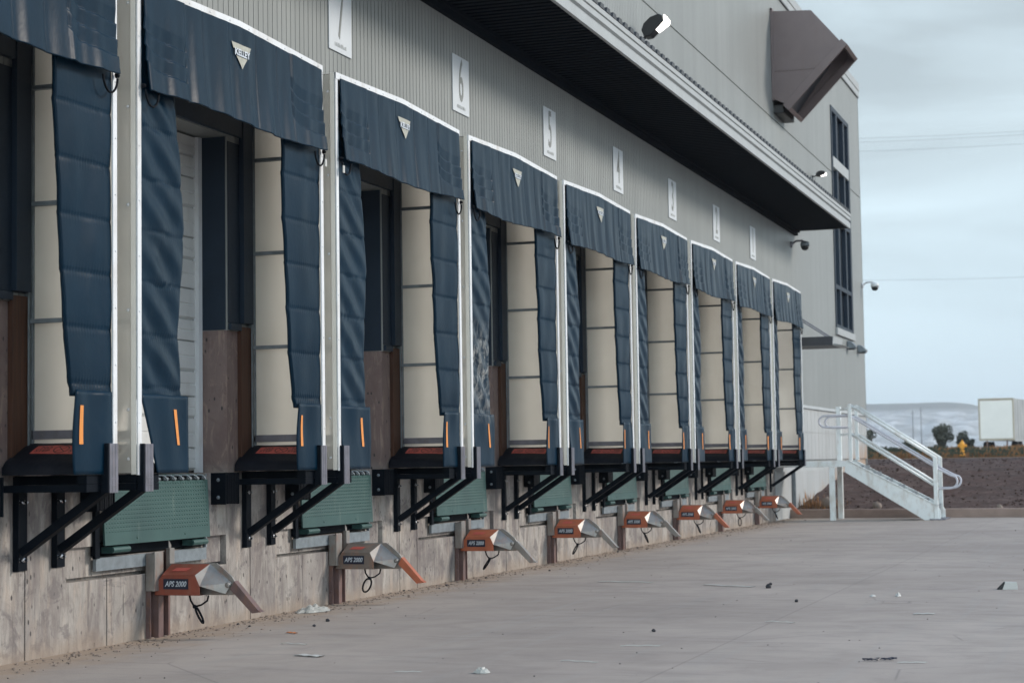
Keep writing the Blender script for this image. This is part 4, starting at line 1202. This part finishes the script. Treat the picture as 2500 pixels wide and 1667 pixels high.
def cctv(loc,s,label,rz=0,dome=False):
    e=empty('security_camera',loc,label,'security camera','security cameras on the warehouse',rz=rz)
    mb=MB(); mb.disc((0,0,0),(1,0,0),.10*s,.05*s,14); mb.tube([(0,0,0),(.16*s,0,.10*s),(.34*s,0,.10*s),(.42*s,0,.04*s)],.032*s,8); mb.build('bracket',M['white'] if dome else M['galv'],e)
    mb=MB()
    mb.lathe([(.06*s,.10*s),(.13*s,.06*s),(.14*s,-.05*s)],16,(.42*s,0,-.02*s)); mb.build('shroud',M['white'] if dome else M['galv_dark'],e,smooth=True)
    mb=MB(); mb.lathe([(.12*s,0),(.11*s,-.06*s),(.07*s,-.11*s),(.02*s,-.125*s)],16,(.42*s,0,-.075*s)); mb.build('lens_dome',M['lamp_black'],e,smooth=True)
cctv((.016,44.4,6.58),.8,'grey camera on a curved arm just under the far end of the canopy')
cctv((.03,56.45,6.62),.9,'white dome camera sticking out at the far corner of the building',dome=True)
for y,z,lb in ((53.2,4.62,'small grey wall lamp, left of the pair under the tall window'),(55.3,4.62,'small grey wall lamp, right of the pair near the building corner')):
    e=empty('wall_lamp',(.016,y,z),lb,'wall lamp','wall lamps by the corner')
    mb=MB(); mb.prism([(.0,-.12),(.0,.12),(.12,.10),(.26,-.04),(.24,-.10)],'y',-.16,.16); recalc(mb.build('housing',M['galv_dark'],e,bevel=.02))
    mb=MB(); mb.box(.04,.22,-.12,.12,-.135,-.115); mb.build('lens',M['glass_dark'],e)

# ------------------------------------------------------------------ litter
def strip(p,q,w,label,mat='paper',name='plastic_strap',bend=0.0,h=.006):
    P0=Vector(p);Q0=Vector(q); d=(Q0-P0); L=d.length; t=d.normalized(); n=Vector((-t.y,t.x,0)); mb=MB()
    N=12
    vs=[];fs=[]
    for i in range(N+1):
        u=i/N; c_=P0+d*u+n*bend*math.sin(math.pi*u)*L+Vector((0,0,.003+h*abs(math.sin(u*7))))-P0
        vs+=[c_-n*w/2,c_+n*w/2,c_-n*w/2+Vector((0,0,.004)),c_+n*w/2+Vector((0,0,.004))]
    for i in range(N):
        a=4*i;b=a+4
        fs+=[(a,b,b+1,a+1),(a+2,a+3,b+3,b+2),(a,a+2,b+2,b),(a+1,b+1,b+3,a+3)]
    mb.add(vs,fs); o=mb.build(name,M[mat],loc=(P0.x,P0.y,0)); return tag(o,label,'litter','scraps scattered on the pavement')
strip((1.816,20.9,0),(2.494,20.82,0),.05,'long pale strap on the pavement, left of two, at mid distance')
strip((3.168,20.52,0),(3.792,20.23,0),.05,'long pale bent strap on the pavement beside the black stone',bend=-.06)
strip((1.86,12.63,0),(2.10,12.55,0),.07,'flat white paper scrap near the bottom edge, left part','paper','paper_scrap')
strip((3.93,12.62,0),(4.22,12.55,0),.012,'thin pale stick on the near pavement in the middle','paper','stick',h=.004)
strip((4.07,13.69,0),(4.363,13.75,0),.014,'thin white strap on the near pavement right of the middle')
strip((6.247,12.93,0),(6.437,12.97,0),.018,'short straight white stick near the bottom right corner','paper','stick',h=.003)
strip((4.75,15.95,0),(5.02,15.85,0),.016,'thin white curved strap on the right half of the pavement',bend=.05)
strip((5.9,16.9,0),(6.08,16.95,0),.05,'folded clear strip on the right part of the pavement',bend=.04)
strip((3.02,11.74,0),(3.20,11.77,0),.010,'fine pale straw near the bottom edge left of the crumpled foam','paper','straw',h=.003)
strip((1.35,13.42,0),(1.60,13.36,0),.014,'thin white string in front of the left end restraint','paper','string')
strip((.98,14.3,0),(1.09,14.24,0),.03,'small orange scrap on the pavement near the wall','orange_scrap','plastic_scrap')
strip((3.9,19.3,0),(3.55,25.1,0),.01,'long faint string lying along the middle of the pavement','paper','string',bend=.004) if False else None
# crumpled plastic and foam
def crumple(x,y,rx,ry,h,label,mat,seed,name):
    mb=MB()
    def f(u,v):
        a=2*math.pi*u; r=v
        X=rx*r*math.cos(a)*(1+.35*fbm(math.cos(a)*2,math.sin(a)*2,seed)); Y_=ry*r*math.sin(a)*(1+.35*fbm(math.cos(a)*2,math.sin(a)*2,seed+5))
        z=.004+h*(1-r**3)*(.45+.9*abs(fbm(X/rx*2.7,Y_/ry*2.7,seed)))
        return (X,Y_,z)
    mb.grid(40,12,f); o=mb.build(name,M[mat],loc=(x,y,.0)); return tag(o,label,'litter','scraps scattered on the pavement')
crumple(.22,16.45,.14,.26,.07,'crumpled plastic sheet against the foot of the dock wall','plastic',3,'plastic_sheet')
crumple(3.623,11.80,.055,.05,.045,'crumpled pale foam lump at the bottom edge','plastic',7,'foam_lump')
crumple(5.50,19.05,.03,.05,.04,'small white crumpled paper ball on the right','paper',9,'paper_ball')
crumple(5.25,19.0,.03,.04,.02,'tiny white paper crumb left of the paper ball','paper',11,'paper_ball')
e=empty('paper_carton',(6.52,20.2,0),'small white carton with a dark open end at the right edge','carton',rz=.2)
mb=MB(); mb.prism([(-.08,0),(.08,0),(.07,.075),(-.05,.08)],'y',-.04,.05); recalc(mb.build('sleeve',M['paper'],e,bevel=.003))
mb=MB(); mb.prism([(-.13,.002),(-.083,.002),(-.054,.078)],'y',-.038,.048); recalc(mb.build('open_end',M['ink'],e))
mb=MB()
g=random.Random(5)
for j in range(4):
    pts=[(-.12+.03*i,.02*math.sin(i*1.7+j)+.012*j,.008+.012*abs(math.sin(i*1.1+j*2))) for i in range(9)]; mb.tube(pts,.0035,5)
tag(mb.build('wire_scrap',M['navy_plate'],loc=(6.12,13.04,0)),'tangled dark wire scrap near the bottom right corner','litter','scraps scattered on the pavement').rotation_euler=(0,0,.45)
for i,(x,y,r,lb) in enumerate([(3.974,20.1,.035,'largest black stone on the pavement, right of the bent strap'),(3.9,20.6,.02,'small black stone just beyond the largest black stone'),(4.62,18.2,.02,'dark stone on the pavement in the right half'),(4.02,14.9,.018,'round dark stone on the near pavement'),(.95,14.9,.016,'dark pebble near the wall behind the orange scrap'),(.85,15.4,.02,'dark pebble beside the crumpled plastic sheet')]):
    mb=MB(); rock(mb,(0,0,r*.6),r,300+i,.8); tag(mb.build('stone',M['gravel_dark'],loc=(x,y,0)),lb,'stone','dark stones on the pavement')
# grit
mb=MB(); g=random.Random(77)
for i in range(1700):
    if g.random()<.72: x=abs(g.gauss(0,.30))+.02; y=g.uniform(9,43)
    else: x=g.uniform(0,14); y=9+34*g.random()**1.4
    r=g.uniform(.0025,.0065)*(1+1.8*(g.random()<.03)); rock(mb,(x,y,r*.4),r,i,.6)
tag(mb.build('grit',M['gravel_dark']),'fine dark grit scattered over the pavement','grit',kind='stuff')
mb=MB()
for i in range(900):
    x=abs(g.gauss(0,.2))+.02; y=g.uniform(10,43); r=g.uniform(.006,.02); rock(mb,(x,y,r*.2),r,i,.5)
tag(mb.build('sand_crumbs',M['rock']),'sandy crumbs along the foot of the dock wall','grit',kind='stuff')

# ------------------------------------------------------------------ light
SUN=Vector((1.0,.55,.60)).normalized()
el=math.asin(SUN.z); az=math.atan2(SUN.x,SUN.y)
w=bpy.data.worlds.new('World'); scene.world=w; w.use_nodes=True; nt=w.node_tree; N=nt.nodes; L=nt.links
bg=N['Background']; bg.inputs[1].default_value=.10
sky=N.new('ShaderNodeTexSky'); sky.sky_type='NISHITA'; sky.sun_disc=False; sky.sun_elevation=el; sky.sun_rotation=az; sky.air_density=1.2; sky.dust_density=1.5
tc=N.new('ShaderNodeTexCoord')
mp=N.new('ShaderNodeMapping'); mp.inputs['Scale'].default_value=(1.0,1.0,4.5); L.new(tc.outputs['Generated'],mp.inputs[0])
nz=N.new('ShaderNodeTexNoise'); nz.inputs['Scale'].default_value=2.6; nz.inputs['Detail'].default_value=7; nz.inputs['Roughness'].default_value=.52; nz.inputs['Distortion'].default_value=.5; L.new(mp.outputs[0],nz.inputs['Vector'])
rp=N.new('ShaderNodeValToRGB'); e_=rp.color_ramp.elements; e_[0].position=.40; e_[0].color=(0,0,0,1); e_[1].position=.60; e_[1].color=(1,1,1,1); L.new(nz.outputs[0],rp.inputs[0])
def rgbmix(fac,a,b):
    n=N.new('ShaderNodeMixRGB')
    for i,v in enumerate((fac,a,b)):
        if hasattr(v,'is_output'): L.new(v,n.inputs[i])
        elif i==0: n.inputs[0].default_value=v
        else: n.inputs[i].default_value=(*v,1)
    return n.outputs[0]
sp=N.new('ShaderNodeSeparateXYZ'); L.new(tc.outputs['Generated'],sp.inputs[0])
hz=N.new('ShaderNodeValToRGB'); h_=hz.color_ramp.elements; h_[0].position=.0; h_[0].color=(1,1,1,1); h_[1].position=.17; h_[1].color=(0,0,0,1); L.new(sp.outputs[2],hz.inputs[0])
cl=rgbmix(rp.outputs[0],(4.5,5.3,5.7),(6.9,8.3,9.0))
cl=rgbmix(hz.outputs[0],cl,(7.3,9.3,10.6))
zn=N.new('ShaderNodeValToRGB'); z_=zn.color_ramp.elements; z_[0].position=.33; z_[0].color=(0,0,0,1); z_[1].position=.62; z_[1].color=(1,1,1,1); L.new(sp.outputs[2],zn.inputs[0])
cl=rgbmix(zn.outputs[0],cl,(1.3,2.9,5.4))
fin=rgbmix(.90,sky.outputs[0],cl)
bk=N.new('ShaderNodeValToRGB'); b_=bk.color_ramp.elements; b_[0].position=.35; b_[0].color=(0,0,0,1); b_[1].position=1.0; b_[1].color=(1,1,1,1)
ng=N.new('ShaderNodeMath'); ng.operation='MULTIPLY'; ng.inputs[1].default_value=-1; L.new(sp.outputs[1],ng.inputs[0]); L.new(ng.outputs[0],bk.inputs[0])
fin=rgbmix(bk.outputs[0],fin,(22,25,26))  # extra unseen sky brightness added behind the camera to light surfaces facing it
L.new(fin,bg.inputs[0])
sl=bpy.data.lights.new('sun','SUN'); sl.energy=2.7; sl.angle=R(13); sl.color=(1.0,.915,.82)
so=bpy.data.objects.new('sun',sl); col.objects.link(so); so.rotation_euler=SUN.to_track_quat('Z','Y').to_euler()

# haze
HAZE=True
if HAZE:
    mb=MB(); mb.box(-3300,3300,-450,4300,-1.6,130)
    hm=bpy.data.materials.new('haze'); hm.use_nodes=True; hn=hm.node_tree.nodes; hn.remove(hn['Principled BSDF'])
    pv=hn.new('ShaderNodeVolumePrincipled'); pv.inputs['Color'].default_value=(.86,.93,1,1); pv.inputs['Density'].default_value=.00022; pv.inputs['Anisotropy'].default_value=.2
    hm.node_tree.links.new(pv.outputs[0],hn['Material Output'].inputs['Volume'])
    tag(mb.build('haze',hm),kind='stuff')

scene.view_settings.view_transform='Standard'; scene.view_settings.look='None'; scene.view_settings.exposure=.25; scene.view_settings.gamma=1
scene.cycles.max_bounces=8; scene.cycles.diffuse_bounces=3; scene.cycles.volume_bounces=0
for o in list(bpy.data.objects):
    if o.type=='MESH' and len(o.data.vertices)==0 and not any(c.parent==o for c in bpy.data.objects): bpy.data.objects.remove(o)

# one mesh per separate piece
import numpy as np
def split_pieces():
    users={}
    for o in bpy.data.objects:
        if o.type=='MESH' and not o.get('kind') : users.setdefault(o.data.name,[]).append(o)
    for mn,obs in users.items():
        me=bpy.data.meshes[mn]; nv=len(me.vertices)
        if obs[0].name.split('.')[0] in ('foliage',) or nv==0 or nv>40000: continue
        co=np.empty(nv*3); me.vertices.foreach_get('co',co); co=co.reshape(-1,3)
        ne=len(me.edges); ed=np.empty(ne*2,dtype=np.int32); me.edges.foreach_get('vertices',ed); ed=ed.reshape(-1,2)
        par=np.arange(nv)
        while True:
            pa,pb=par[ed[:,0]],par[ed[:,1]]; lo,hi=np.minimum(pa,pb),np.maximum(pa,pb); q=lo!=hi
            if not q.any(): break
            np.minimum.at(par,hi[q],lo[q])
            while True:
                pp=par[par]
                if (pp==par).all(): break
                par=pp
        roots,isl=np.unique(par,return_inverse=True); k=len(roots)
        if k<2 or k>1500: continue
        lo=np.full((k,3),np.inf); hi=np.full((k,3),-np.inf); np.minimum.at(lo,isl,co); np.maximum.at(hi,isl,co)
        size=(hi-lo).max(axis=1); gap=np.maximum(0,np.maximum(lo[:,None]-hi[None],lo[None]-hi[:,None]))
        near=np.sqrt((gap**2).sum(axis=2))<=np.maximum(.02,.5*np.maximum(size[:,None],size[None]))
        pc=np.arange(k)
        for a in range(k):
            for b in np.nonzero(near[a,a+1:])[0]+a+1:
                if pc[a]!=pc[b]: pc[pc==pc[b]]=pc[a]
        ids=np.unique(pc)
        if len(ids)<2: continue
        faces=[tuple(p.vertices) for p in me.polygons]; sm=[p.use_smooth for p in me.polygons]; mi=[p.material_index for p in me.polygons]
        news=[]
        for q in ids:
            keep=[i for i,f in enumerate(faces) if pc[isl[f[0]]]==q]
            if not keep: continue
            used=sorted({v for i in keep for v in faces[i]}); ix={v:n for n,v in enumerate(used)}
            m2=bpy.data.meshes.new(me.name); m2.from_pydata([tuple(co[v]) for v in used],[],[tuple(ix[v] for v in faces[i]) for i in keep])
            for mt in me.materials: m2.materials.append(mt)
            m2.polygons.foreach_set('use_smooth',[sm[i] for i in keep]); m2.polygons.foreach_set('material_index',[mi[i] for i in keep]); m2.update(); news.append(m2)
        for o in obs:
            extra=[]
            for m2 in news[1:]:
                c=o.copy(); c.data=m2; col.objects.link(c); extra.append(c)
            o.data=news[0]
split_pieces()
